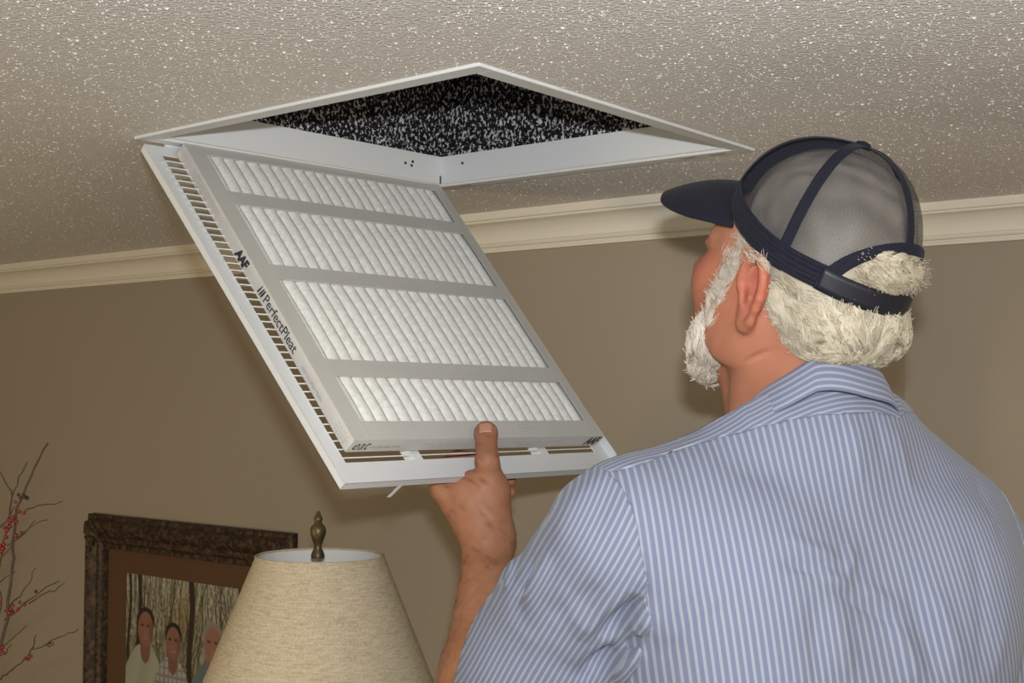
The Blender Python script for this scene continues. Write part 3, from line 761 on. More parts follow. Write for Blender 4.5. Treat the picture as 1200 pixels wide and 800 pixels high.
B.rod(HP(-.01, -.055, -.07), BP(-.03, .085, 2.015), .013, .012, k=.02)
# trunk under the shirt
B.rod(BP(.17, 0, 1.965), BP(-.17, 0, 1.93), .045, .045, k=.04); B.ell(BP(0, 0, 1.85), (.165, .105, .22), [BLt, BF, (0, 0, 1)], k=.06)
B.ell(BP(0, .01, 1.60), (.160, .120, .20), [BLt, BF, (0, 0, 1)], k=.06); B.ell(BP(0, 0, 1.42), (.165, .115, .13), [BLt, BF, (0, 0, 1)], k=.05)
# left arm up to the grille
SH = BP(.205, .01, 1.975); EL = P(574, 868, 1.415); WR = P(571, 632, 1.575)
B.rod(SH, EL, .052, .043, k=.03); B.ell(EL+(0, -.012, -.012), (.035, .035, .035), k=.03)
fm = EL*.72+WR*.28
B.rod(EL, fm, .044, .049, k=.03); B.rod(fm+np.array([-.006, 0, 0]), WR, .046, .0255, k=.03, flat=(nrm((0.1, 1, .2)), 1.18))
# hand: palm seen from the thumb side
def HG(px, py, d): return P(px, py, d)
B.rod(WR, HG(556, 585, 1.585), .027, .029, k=.02); B.rod(WR+(.003, 0, 0), HG(570, 582, 1.590), .025, .024, k=.02)
B.rod(HG(553, 604, 1.588), HG(521, 574, 1.592), .027, .0165, k=.016)
B.rod(HG(556, 596, 1.600), HG(524, 580, 1.620), .026, .016, k=.016)
B.ell(HG(572, 583, 1.590), (.019, .020, .028), k=.02)
# thumb over the frame edge, nail up
fpt = lambda px, py, n: None
TB = [HG(577, 574, 1.578), HG(571, 541, 1.566), HG(569.5, 508, 1.598)]
B.rod(TB[0], TB[1], .0165, .0140, k=.012); B.rod(TB[1], TB[2], .0140, .0130, k=.004)
B.ell(TB[2]+(0, .001, .001), (.0138, .0115, .0135), k=.006)
B.rod(TB[0], HG(548, 568, 1.585), .013, .012, k=.018)           # web of the thumb
# fingers hooked behind the door
def finger(pts, rad):
    for a, b, ra, rb in zip(pts[:-1], pts[1:], rad[:-1], rad[1:]): B.rod(a, b, ra, rb, k=.006)
finger([HG(516, 573, 1.596), HG(510, 551, 1.640), HG(536, 537, 1.668), HG(558, 536, 1.672)], [.0125, .0108, .0098, .0088])
finger([HG(524, 583, 1.612), HG(534, 574, 1.668), HG(568, 565, 1.705), HG(597, 562, 1.700)], [.0125, .0112, .0102, .0092])
finger([HG(530, 592, 1.625), HG(540, 586, 1.678), HG(572, 580, 1.696), HG(596, 577, 1.680)], [.0120, .0108, .0098, .0090])
finger([HG(538, 602, 1.628), HG(548, 598, 1.672), HG(570, 594, 1.684), HG(584, 592, 1.668)], [.0110, .0096, .0088, .0080])
# right arm hanging, out of frame
SR = BP(-.205, .01, 1.93); ER = BP(-.27, .03, 1.62); WRR = BP(-.20, .22, 1.52)
B.rod(SR, ER, .050, .042, k=.03); B.rod(ER, WRR, .043, .027, k=.02); B.rod(WRR, BP(-.175, .29, 1.51), .030, .030, k=.02, flat=(BLt, 1.6))
for k in range(4):
    b0 = BP(-.175, .30, 1.535-.019*k); B.rod(b0, b0+BF*.035+BLt*.006, .0105, .0098, k=.006); B.rod(b0+BF*.035+BLt*.006, b0+BF*.055+BLt*.028, .0098, .0085, k=.005)
B.rod(BP(-.18, .25, 1.54), BP(-.165, .295, 1.565), .014, .011, k=.01)
V, F = B.mesh((-.14, 1.08, 1.30), (.62, 1.75, 2.42), .0026)
V = relax(V, F, 1, .35)
# crease relief: neck folds, wrist, thumb knuckle
N_ = vnormals(V, F)
def crease(V, a, b, w, amp):
    a = np.array(a); b = np.array(b); d = b-a; q = V-a; t = np.clip((q@d)/(d@d), 0, 1); r = np.linalg.norm(q-t[:, None]*d, axis=1)
    return amp*np.exp(-(r/w)**2)*np.sin(np.clip(t, .02, .98)*math.pi)**.5
dsp = np.zeros(len(V))
def onhead(px, py): 
    # nearest skin vertex to that direction
    q = nrm(P(px, py, 1.0)-np.array([0, 0, H0])); rel = V-np.array([0, 0, H0]); dd = rel@q; off = np.linalg.norm(rel-np.outer(dd, q), axis=1)
    c = np.where(off < .004)[0]
    return V[c[np.argmin(dd[c])]] if len(c) else None
for (x0, y0, x1, y1, w, am) in ((903, 412, 872, 428, .003, -.0022), (872, 428, 847, 460, .003, -.0022), (885, 405, 858, 425, .0025, -.0012), (561, 540, 583, 541, .0018, -.0022), (561, 546, 582, 547, .0016, -.0016), (560, 534, 582, 535, .0016, -.0016), (562, 524, 579, 525, .0012, -.0008), (508, 572, 530, 590, .003, -.0014), (540, 580, 560, 600, .005, .0012), (556, 590, 582, 612, .003, -.001), (548, 628, 592, 626, .003, -.0014),
                            (548, 622, 592, 618, .003, -.0010), (520, 590, 545, 604, .003, -.001), (566, 560, 560, 585, .004, .0012)):
    a, b = onhead(x0, y0), onhead(x1, y1)
    if a is not None and b is not None: dsp += crease(V, a, b, w, am)
V = V+N_*dsp[:, None]; V += vnormals(V, F)*(wob(V, 260, 5)*.00025)[:, None]
# colour of the skin itself: ruddy ears, cheeks and neck, freckled forearm
rel = (V-HC)/HS; hf, hl, hu = rel@HF, rel@HL, rel@HU
base = np.array([.52, .215, .125]); red = np.array([.56, .15, .10]); pale = np.array([.58, .31, .20]); arm = np.array([.44, .195, .10])
g_ = lambda d, w: np.exp(-(d/w)**2)
col = np.tile(base, (len(V), 1))
def mixc(w, c):
    global col
    w = np.clip(w, 0, 1)[:, None]; col = col*(1-w)+np.array(c)*w
mixc(g_(np.sqrt((hf+.02)**2+(np.abs(hl)-.085)**2+(hu+.03)**2), .032)*.9, red)
mixc(g_(np.sqrt((hf-.075)**2+(hu+.05)**2), .04)*.45, red); mixc(((hu > -.02) & (hf > 0))*.25, pale)
mixc(g_(hu+.12, .05)*.4, (.46, .19, .12))
ar = 1/(1+np.exp((V[:, 0]-.03)/.01)); mixc(ar*(V[:, 1] > 1.3), arm)
hd_ = g_(np.linalg.norm(V-HG(560, 575, 1.6), axis=1), .055); mixc(hd_*.7, (.56, .245, .155))
tp = g_(np.linalg.norm(V-TB[2], axis=1), .018); mixc(tp*.7, (.53, .24, .185)); mixc(g_(np.linalg.norm(V-TB[1], axis=1), .009)*.35, (.58, .32, .24))
fr = wob(V, 420, 8)*wob(V, 190, 9); mixc(np.clip(fr*3.0-.10, 0, 1)*ar*.6, (.22, .08, .04)); mixc(np.clip(wob(V, 240, 18)*2-.3, 0, 1)*ar*.35, (.56, .29, .18)); mixc(g_(np.linalg.norm(V-(WR*.75+EL*.25), axis=1), .05)*.35, (.30, .13, .07))
col *= .78*(1+.09*wob(V, 70, 11)+.05*wob(V, 300, 12))[:, None]
def skin_material():
    m = attr_color('ruddy_skin', .6, .4); N, L, p = nodes(m)
    p.inputs['Subsurface Weight'].default_value = .12; p.inputs['Subsurface Scale'].default_value = .004; p.inputs['Subsurface Radius'].default_value = (1, .35, .2)
    tc = N.new('ShaderNodeTexCoord'); v = N.new('ShaderNodeTexVoronoi'); v.inputs['Scale'].default_value = 520; L.new(tc.outputs['Object'], v.inputs['Vector'])
    b = N.new('ShaderNodeBump'); b.inputs['Strength'].default_value = .35; b.inputs['Distance'].default_value = .0005; L.new(v.outputs['Distance'], b.inputs['Height']); L.new(b.outputs[0], p.inputs['Normal']); return m
M['skin'] = skin_material()
def biggest(V, F):
    lab = np.arange(len(V))
    while True:
        m = lab[F].min(1); new = lab.copy(); np.minimum.at(new, F.ravel(), np.repeat(m, 4)); new = new[new]
        if (new == lab).all(): break
        lab = new
    u, c = np.unique(lab, return_counts=True); return lab == u[np.argmax(c)]
keep = biggest(V, F); mp_ = np.cumsum(keep)-1; F = mp_[F[keep[F[:, 0]]]]; V = V[keep]; col = col[keep]
body = obj('body', V, F, M['skin'], man, smooth=True, recalc=False, attrs={'col': col})
BV = V
# thumb nail
def nail():
    c = HG(570.3, 504, 1.588); u = nrm(TB[2]-TB[1]); r = nrm(np.cross(u, (0, 1, 0))); o = nrm(np.cross(r, u)); o = o if o[1] < 0 else -o
    c = TB[2]+o*.0133+u*(-.0015); V = []; F = []; n = 9
    for j in range(n):
        for i in range(n):
            a = (i/(n-1)-.5)*2; b = (j/(n-1)-.5)*2; w_ = .0078*math.sqrt(max(0, 1-max(0, b*.75)**4))
            V.append(c+r*a*w_+u*b*.0078+o*(.0016*(1-a*a)-.0006*b*b-.0006))
    for j in range(n-1):
        for i in range(n-1): F.append((j*n+i, j*n+i+1, (j+1)*n+i+1, (j+1)*n+i))
    m = mat('nail', (.50, .25, .17), .4, .4); o_ = obj('thumb_nail', V, F, m, man, smooth=True)
    md = o_.modifiers.new('thick', 'SOLIDIFY'); md.thickness = .0006
nail()
M['eye'] = mat('eye_white', (.8, .78, .74), .15); M['iris'] = mat('iris', (.10, .12, .12), .2)
for s_ in (-1, 1):
    q = MB(); c = HP(.0775, .031*s_, -.029); q.lathe([(.0118*math.sin(t), -.0118*math.cos(t)) for t in np.linspace(0, math.pi, 12)], c, 18, HF)
    e_ = q.build('eye', M['eye'], man, smooth=True)
    q = MB(); q.lathe([(0, .0121), (.004, .0116), (.0055, .0105)], c, 16, HF); q.build('iris', M['iris'], e_, smooth=True)

# ---- hair
M['hair'] = attr_color('white_hair', .42, .5)
def hair_field(prims):
    h = Body()
    for c, r, k in prims: h.ell(HP(*c), tuple(x*HS for x in r), HAX, k=k)
    return h
def strands(field, seeds, flow, L, seg, rad, lift, curl, seed, clump=18, spread=.004, wave=55, colr=((.70, .64, .50), (.34, .285, .20))):
    """tufts of fine tubes combed over a surface: seeds (n,3) are the roots of the locks"""
    r = np.random.default_rng(seed); n = len(seeds)
    guide = np.repeat(seeds, clump, 0); gl = np.repeat(np.arange(n), clump); m = len(guide)
    X = guide+r.normal(0, spread, (m, 3)); paths = [X.copy()]
    ph = r.uniform(0, 6.28, n)[gl]; am = r.uniform(.5, 1.4, n)[gl]; ls = (L*r.uniform(.6, 1.25, n))[gl]*r.uniform(.8, 1.1, m)
    side = r.normal(0, .16, (n, 3))[gl]
    h = 1e-3
    for s in range(seg):
        t = (s+1)/seg; c = X.mean(0)
        d0 = field.ev(X); G = np.stack([(field.ev(X+h*e)-d0)/h for e in np.eye(3)], 1); G /= np.linalg.norm(G, axis=1)[:, None]+1e-9
        fl = flow(X)+side; fl = fl-G*(fl*G).sum(1)[:, None]; fl /= np.linalg.norm(fl, axis=1)[:, None]+1e-9
        sd = np.cross(G, fl)
        w = np.stack([np.sin(X@(wave*np.array([.3, .2, 1]))+ph), np.cos(X@(wave*np.array([.9, -.3, .4]))+ph*1.3)], 1)*am[:, None]
        stp = ls[:, None]/seg
        X = X+stp*(fl+curl*sd*w[:, :1]+curl*.45*G*w[:, 1:]*t)
        d1 = field.ev(X); tgt = lift*(.3+t)*(1+.5*np.sin(ph+s))
        X = X+G*(tgt-d1)[:, None]*.6
        ctr = np.stack([np.bincount(gl, weights=X[:, k], minlength=n) for k in range(3)], 1)/clump
        X = X+(ctr[gl]-X)*(.10*t)
        paths.append(X.copy())
    Pth = np.stack(paths, 1); S = seg+1
    T_ = np.gradient(Pth, axis=1); T_ /= np.linalg.norm(T_, axis=2)[..., None]+1e-9
    A = np.cross(T_, np.array([.3, .8, .52])); A /= np.linalg.norm(A, axis=2)[..., None]+1e-9; Bn = np.cross(T_, A)
    rr = (rad*r.uniform(.7, 1.3, m))[:, None]*(1-.75*np.linspace(0, 1, S)**2)[None]
    V = np.stack([Pth+rr[..., None]*(math.cos(q)*A+math.sin(q)*Bn) for q in (0, 2.094, 4.189)], 2).reshape(-1, 3)
    b = (np.arange(m)[:, None]*S+np.arange(seg)[None]).reshape(-1, 1)*3
    F = np.concatenate([np.stack([b+k, b+(k+1) % 3, b+(k+1) % 3+3, b+k+3], -1).reshape(-1, 4) for k in range(3)])
    mixv = np.clip(r.normal(.35, .28, n)[gl]+r.normal(0, .15, m), 0, 1); c0, c1 = np.array(colr[0]), np.array(colr[1])
    col = (c0*(1-mixv[:, None])+c1*mixv[:, None]); col = np.repeat(col, S*3, 0)
    return V, F, col
def surface_points(field, lo, hi, n, keep, seed):
    r = np.random.default_rng(seed); out = []
    while sum(map(len, out)) < n:
        X = r.uniform(lo, hi, (6000, 3)); d = field.ev(X); X = X[np.abs(d) < .006]; d = field.ev(X); h = 1e-3
        G = np.stack([(field.ev(X+h*e)-d)/h for e in np.eye(3)], 1); X = X-G*d[:, None]
        q = (X-HC)/HS; k = keep(q@HF, q@HL, q@HU); out.append(X[k])
    return np.concatenate(out)[:n]
hb = hair_field([((-.036, 0, -.008), (.062, .074, .076), .02), ((-.068, 0, -.036), (.044, .056, .034), .02), ((-.070, .028, -.047), (.030, .034, .024), .015), ((-.072, -.03, -.047), (.030, .036, .024), .015),
                 ((-.096, .002, .022), (.022, .032, .017), .010), ((-.012, 0, .030), (.085, .074, .077), .02)])
hlo, hhi = HC-.18, HC+.16
Vh, Fh = hb.mesh(hlo, hhi, .0032)
q = (Vh-HC)/HS; Nh = vnormals(Vh, Fh)
Vh = Vh+Nh*((wob(np.c_[q@HF*1.0, q@HL, q@HU*.4], 210, 3)*.0022)-.001)[:, None]
Vh, Fh = clip(Vh, Fh, np.where(q@HU > .025, .03, .0)+(.040-q@HF))
ch_ = np.tile([.42, .38, .30], (len(Vh), 1))*(1+.22*wob(Vh, 300, 4))[:, None]
hair = obj('hair', Vh, Fh, M['hair'], man, smooth=True, recalc=False, attrs={'col': ch_})
down = -HU*.55-HF*.75
seeds = surface_points(hb, hlo, hhi, 360, lambda f, l, u: (f < -.016) & (u < -.012) & (l > -.07) & ~((f > -.035) & (u < -.075)), 21)
v1, f1, c1 = strands(hb, seeds, lambda X: np.tile(down, (len(X), 1))+np.stack([.25*np.sin(X[:, 2]*80+X[:, 0]*40), 0*X[:, 0], .55*np.sin(X[:, 0]*85+X[:, 2]*30)], 1), .040, 12, .00036, .0040, .55, 31, clump=34, spread=.0030, wave=60)
seeds = surface_points(hb, hlo, hhi, 150, lambda f, l, u: (f < -.076) & (u > .006) & (u < .034) & (np.abs(l) < .046), 22)
v2, f2, c2 = strands(hb, seeds, lambda X: np.tile(-HF*.2-HL*.9-HU*.25, (len(X), 1)), .030, 9, .00036, .0018, .3, 32, clump=24, spread=.0030, wave=60)
seeds = surface_points(B, hlo, hhi, 60, lambda f, l, u: (f > -.045) & (f < .050) & (l > .045) & (u > -.006) & (u < .016), 23)
v3, f3, c3 = strands(B, seeds, lambda X: np.tile(-HU*.3-HF*.8, (len(X), 1)), .011, 6, .00030, .0009, .3, 33, clump=16, spread=.0028, colr=((.66, .60, .50), (.48, .36, .27)))
def joined(parts):
    V = []; F = []; C_ = []; n = 0
    for v, f, c in parts: V.append(v); F.append(f+n); C_.append(c); n += len(v)
    return np.concatenate(V), np.concatenate(F), np.concatenate(C_)
v, f, c = joined([(v1, f1, c1), (v2, f2, c2), (v3, f3, c3)])
o = obj('hair_locks', v, f, M['hair'], hair, smooth=True, recalc=False, attrs={'col': c}); o['kind'] = 'stuff'
# beard along the jaw and below the chin
bf = hair_field([((.034, .055, -.085), (.014, .012, .030), .012), ((.034, -.055, -.085), (.014, .012, .030), .012), ((.044, .040, -.106), (.026, .016, .027), .02), ((.044, -.038, -.106), (.022, .014, .024), .02),
                 ((.056, .004, -.124), (.022, .032, .024), .02), ((.050, .018, -.138), (.016, .023, .015), .015)])
Vb, Fb = bf.mesh(hlo, hhi, .0030); Nb = vnormals(Vb, Fb); Vb += Nb*(wob(Vb, 330, 6)*.0016-.0012)[:, None]
beard = obj('beard', Vb, Fb, M['hair'], man, smooth=True, recalc=False, attrs={'col': np.tile([.62, .56, .47], (len(Vb), 1))*(1+.15*wob(Vb, 400, 4))[:, None]})
seeds = surface_points(bf, hlo, hhi, 300, lambda f, l, u: (l > -.05) & (u < -.05), 24)
w1_, g1, k1 = strands(bf, seeds, lambda X: np.tile(-HU*1.0+HF*.10-np.array([0, 0, .3]), (len(X), 1)), .022, 7, .00034, .0022, .35, 34, clump=20, spread=.0030, wave=90, colr=((.80, .75, .66), (.58, .50, .41)))
seeds = surface_points(B, hlo, hhi, 60, lambda f, l, u: (f > .024) & (f < .040) & (l > .045) & (u < -.008) & (u > -.075), 25)
w2_, g2, k2 = strands(B, seeds, lambda X: np.tile(-HU*.9+HF*.15, (len(X), 1)), .011, 6, .00028, .0010, .3, 35, clump=22, spread=.0038, colr=((.72, .66, .57), (.52, .42, .33)))
v, f, c = joined([(w1_, g1, k1), (w2_, g2, k2)])
o = obj('beard_hairs', v, f, M['hair'], beard, smooth=True, recalc=False, attrs={'col': c}); o['kind'] = 'stuff'

# fine hair on the forearm
afm = Body(); afm.rod(EL, fm, .044, .049, k=.03); afm.rod(fm+np.array([-.006, 0, 0]), WR, .046, .0255, k=.03, flat=(nrm((0.1, 1, .2)), 1.18)); afm.rod(WR, HG(556, 585, 1.585), .027, .029, k=.02)
rr_ = np.random.default_rng(77); cand = V[(V[:, 0] < .03) & (V[:, 2] > 1.80) & (V[:, 2] < 1.975) & (V[:, 1] > 1.40)]; cand = cand[rr_.integers(0, len(cand), 330)]
adir = nrm(WR-EL)
va, fa_, ca = strands(B, cand, lambda X: np.tile(adir*.6+np.array([.5, 0, -.1]), (len(X), 1)), .011, 5, .00011, .0012, .25, 36, clump=3, spread=.003, colr=((.14, .08, .045), (.05, .03, .02)))
o = obj('arm_hair', va, fa_, M['hair'], man, smooth=True, recalc=False, attrs={'col': ca}); o['kind'] = 'stuff'

# ---- cap
M['navy'] = mat('navy_cotton_twill', (.012, .0125, .024), .85, .2, noise=(300, .2), bump=(700, .4, .0006), sheen=.04)
M['strapm'] = mat('navy_plastic_strap', (.012, .013, .022), .45, .4)
def mesh_fabric():
    m = mat('navy_open_mesh', (.03, .033, .055), .6, .3); N, L, p = nodes(m)
    a = N.new('ShaderNodeAttribute'); a.attribute_name = 'uvw'; sp_ = N.new('ShaderNodeSeparateXYZ'); L.new(a.outputs['Vector'], sp_.inputs[0])
    def wave_(o, k):
        q = N.new('ShaderNodeMath'); q.operation = 'MULTIPLY'; q.inputs[1].default_value = k; L.new(o, q.inputs[0])
        s = N.new('ShaderNodeMath'); s.operation = 'SINE'; L.new(q.outputs[0], s.inputs[0]); return s.outputs[0]
    u = wave_(sp_.outputs[0], 2*math.pi/.0021); v = wave_(sp_.outputs[1], 2*math.pi/.0021)
    mu = N.new('ShaderNodeMath'); mu.operation = 'MULTIPLY'; L.new(u, mu.inputs[0]); L.new(v, mu.inputs[1])
    ab = N.new('ShaderNodeMath'); ab.operation = 'ABSOLUTE'; L.new(mu.outputs[0], ab.inputs[0])
    g = N.new('ShaderNodeMath'); g.operation = 'LESS_THAN'; g.inputs[1].default_value = .33; L.new(ab.outputs[0], g.inputs[0])
    L.new(g.outputs[0], p.inputs['Alpha']); return m
M['capmesh'] = mesh_fabric()
cap = obj('cap', np.zeros((0, 3)), [], None, man) if False else bpy.data.objects.new('cap', None)
scene.collection.objects.link(cap); cap.parent = man; cap.location = Vector(HP(0, 0, .02)-origin(man)); cap.empty_display_size = .03
CF0, RFc, RLc, HTc, U0c = CAPV
def rim_u(phi): return .0145+.0245*np.cos(phi)-.0135*(np.sin(phi)**2)
def dome(phi, t, off=0):
    """phi 0 = front, t 0 = apex .. 1 = rim"""
    th = t*math.pi/2; s = np.sin(th)**.82; c = np.cos(th)**.95
    ru = rim_u(phi); top = HTc
    apex_shift = -.006*(1-t)
    f = CF0+apex_shift+(RFc+off)*np.cos(phi)*s; l = (RLc+off)*np.sin(phi)*s; u = ru+(top-ru)*c+off*c
    return f, l, u
NPH, NTT = 240, 64
def dome_grid(off):
    ph = np.linspace(0, 2*math.pi, NPH+1); tt = np.linspace(.0, 1, NTT+1); PH, TT = np.meshgrid(ph, tt)
    f, l, u = dome(PH, TT, off); W_ = HC+(f[..., None]*HF+l[..., None]*HL+u[..., None]*HU)*HS
    hgt = (u-rim_u(PH)); arc = PH-math.pi
    V = np.c_[W_.reshape(-1, 3), PH.ravel(), hgt.ravel(), TT.ravel()]
    F = [(j*(NPH+1)+i, j*(NPH+1)+i+1, (j+1)*(NPH+1)+i+1, (j+1)*(NPH+1)+i) for j in range(NTT) for i in range(NPH)]
    return V, F
AW, AH = ARCH
def arch_g(V):               # <1 inside the opening above the strap
    d = (V[:, 3]-math.pi); return np.sqrt((d/AW)**2+(np.maximum(V[:, 4]-.0, 0)/AH)**2)
def cap_part(name, m, off, conds, par=cap, thick=.0010, uv=False):
    V, F = dome_grid(off)
    for cnd in conds: V, F = clip(V, F, cnd(V))
    at = None
    if uv: at = {'uvw': np.c_[(V[:, 3])*RFc*HS*np.sin(V[:, 5]*math.pi/2)+.35*V[:, 5]*.11, V[:, 5]*.15, 0*V[:, 3]]}
    o = obj(name, V[:, :3], F, m, par, smooth=True, recalc=False, attrs=at)
    if thick:
        md = o.modifiers.new('thick', 'SOLIDIFY'); md.thickness = thick; md.offset = 0
    return o
S1, S2 = math.radians(SEAMS[0]), math.radians(SEAMS[1])
TP = 2*math.pi
outside_arch = lambda V: (arch_g(V)-1)*.05
cap_part('front_panel', M['navy'], 0, [lambda V: np.maximum(S1-V[:, 3], V[:, 3]-(TP-S1))])
for a, b in ((S1, S2), (S2, math.pi), (math.pi, TP-S2), (TP-S2, TP-S1)):
    cap_part('mesh_panel', M['capmesh'], 0, [lambda V, a=a: V[:, 3]-a, lambda V, b=b: b-V[:, 3], outside_arch], thick=0, uv=True)
# ribbed band over the rim, five rows of stitching
for k in range(5):
    z0 = .0010+k*.0044; cap_part('rim_band', M['navy'], .0012+.0003*(k % 2), [lambda V: V[:, 3]-S1*.9, lambda V: (TP-S1*.9)-V[:, 3], lambda V, z0=z0: (V[:, 4]-z0), lambda V, z0=z0: z0+.0040-V[:, 4], lambda V: np.abs(V[:, 3]-math.pi)-AW*.98], thick=.0012)
def seam(ph0, w=.0052):
    def cd(V):
        s = np.sin(V[:, 5]*math.pi/2)**.82; d = np.abs(V[:, 3]-ph0) if ph0 > .01 else np.minimum(V[:, 3], TP-V[:, 3]); return w-d*RFc*s
    return cd
for ph0 in (S1, S2, math.pi, TP-S2, TP-S1): cap_part('seam_tape', M['navy'], .0013, [seam(ph0), lambda V: (arch_g(V)-1.0)*.05])
cap_part('arch_binding', M['navy'], .0018, [lambda V: (arch_g(V)-.97)*.05, lambda V: (1.16-arch_g(V))*.05], thick=.0016)
def strap_cond(V): return (AW*1.05-np.abs(V[:, 3]-math.pi))
# strap: a band under the opening, dropping a little at the back
def strap():
    V = []; F = []; n = 50
    for i in range(n+1):
        d = (i/n-.5)*2*AW*1.12; ph = math.pi+d; dip = STRAP_DIP*math.cos(d/(AW*1.12)*math.pi/2)
        for hh in (0, .25, .5, .75, 1.0):
            off = .0022; f_ = CF0+(RFc+off)*math.cos(ph); l_ = (RLc+off)*math.sin(ph); u_ = rim_u(ph)+hh*STRAP_W-dip
            V.append(HP(f_, l_, u_))
    for i in range(n):
        for j in range(4): F.append((i*5+j, i*5+j+1, (i+1)*5+j+1, (i+1)*5+j))
    o = obj('snap_strap', V, F, M['strapm'], cap, smooth=True); md = o.modifiers.new('thick', 'SOLIDIFY'); md.thickness = .0016; md.offset = 0
strap()
bt = MB(); bt.lathe([(.0085, -.002), (.0085, .001), (.006, .004), (.0, .0052)], HP(CF0-.006, 0, HTc+.0005), 16, HU); bt.build('button', M['navy'], cap, smooth=True)
def bill():
    V = []; F = []; ns, nr = 40, 14; amax = math.radians(60)
    for side in (0, 1):
        for j in range(nr+1):
            r = j/nr
            for i in range(ns+1):
                s = (i/ns-.5)*2; ph = s*amax
                f0 = CF0+(RFc-.001)*math.cos(ph); l0 = (RLc-.001)*math.sin(ph)
                lo_ = s*.078*(1-.05*s*s); fo = CF0+RFc*math.cos(amax)+(BILL_L+RFc*(1-math.cos(amax)))*max(0, 1-abs(s)**3.6)**.5
                f = f0+(fo-f0)*r; l = l0+(lo_-l0)*r; fwd_ = f-(CF0+RFc*.55)
                u = rim_u(ph)+.003-BILL_D*s*s*(.4+.6*r)+BILL_UP*(f-CF0-RFc)*.9*r-.06*r*r*(1-s*s)*.2-side*.0032
                V.append(HP(f, l, u))
    n = (nr+1)*(ns+1)
    for sd in (0, 1):
        for j in range(nr):
            for i in range(ns): a = sd*n+j*(ns+1)+i; F.append((a, a+1, a+ns+2, a+ns+1))
    ringi = [j*(ns+1) for j in range(nr+1)]+[nr*(ns+1)+i for i in range(1, ns+1)]+[j*(ns+1)+ns for j in range(nr-1, -1, -1)]
    for a, b in zip(ringi[:-1], ringi[1:]): F.append((a, b, b+n, a+n))
    for i in range(ns): F.append((i, i+1, i+1+n, i+n))
    obj('brim', V, F, M['navy'], cap, smooth=True)
bill()

# ---- shirt
S_ = Body(); AX = [BLt, BF, (0, 0, 1)]
S_.ell(BP(0, .0, 1.83), (.205, .128, .24), AX, k=.05)
S_.ell(BP(0, .025, 1.58), (.195, .150, .27), AX, k=.08)
S_.rod(BP(.190, -.004, 1.990), BP(-.185, .0, 1.955), .060, .062, k=.07)
for s_ in (-1, 1): S_.ell(BP(.105*s_, -.050, 1.91), (.085, .075, .12), AX, k=.05)
S_.rod(BP(.03, .02, 2.075), BP(.175, .0, 2.008), .048, .045, k=.04); S_.rod(BP(-.03, .02, 2.070), BP(-.175, .0, 1.965), .048, .045, k=.04)
S_.ell(BP(.0, .000, 2.062), (.098, .085, .080), AX, k=.04); S_.rod(BP(-.05, .0, 2.090), BP(-.165, .0, 2.000), .042, .048, k=.04)
S_.rod(BP(.0, .006, 2.18), BP(.0, .006, 2.03), .067, .070, k=.02)
# left sleeve round the raised arm, right sleeve round the hanging one
S_.rod(SH+(0, .0, .005), SH*.45+EL*.55, .068, .074, k=.035); S_.rod(SH*.45+EL*.55, EL+(EL-SH)*.12, .074, .082, k=.03)
S_.ell(P(612, 676, 1.37), (.022, .03, .020), k=.03); S_.ell(SH*.4+EL*.6+(.0, 0, -.02), (.06, .06, .06), k=.04)
S_.rod(SR, ER, .066, .072, k=.03)
Vs, Fs = S_.mesh((-.20, 1.0, 1.32), (.68, 1.62, 2.20), .0042)
Vs = relax(Vs, Fs, 2, .5)
def neck_drop(V):             # the neckline falls away to the front and to his left
    dx, dy = V[:, 0]-NK[0], V[:, 1]-NK[1]; return .45*(dy+.07)+.50*np.maximum(0, -dx-.01)+.05*np.maximum(0, dx)
def cuts(V, F):
    # open neck, sleeve ends and hem
    nk = lambda V: 2.147-neck_drop(V)-V[:, 2]
    V, F = clip(V, F, nk(V))
    pc = P(562, 728, 1.33); nc_ = nrm(CUFF_N)
    V, F = clip(V, F, -(V-pc)@nc_)
    V, F = clip(V, F, np.where((V-BO)@BLt < -.235, V[:, 2]-1.72, 1))
    V, F = clip(V, F, V[:, 2]-1.40); return V, F
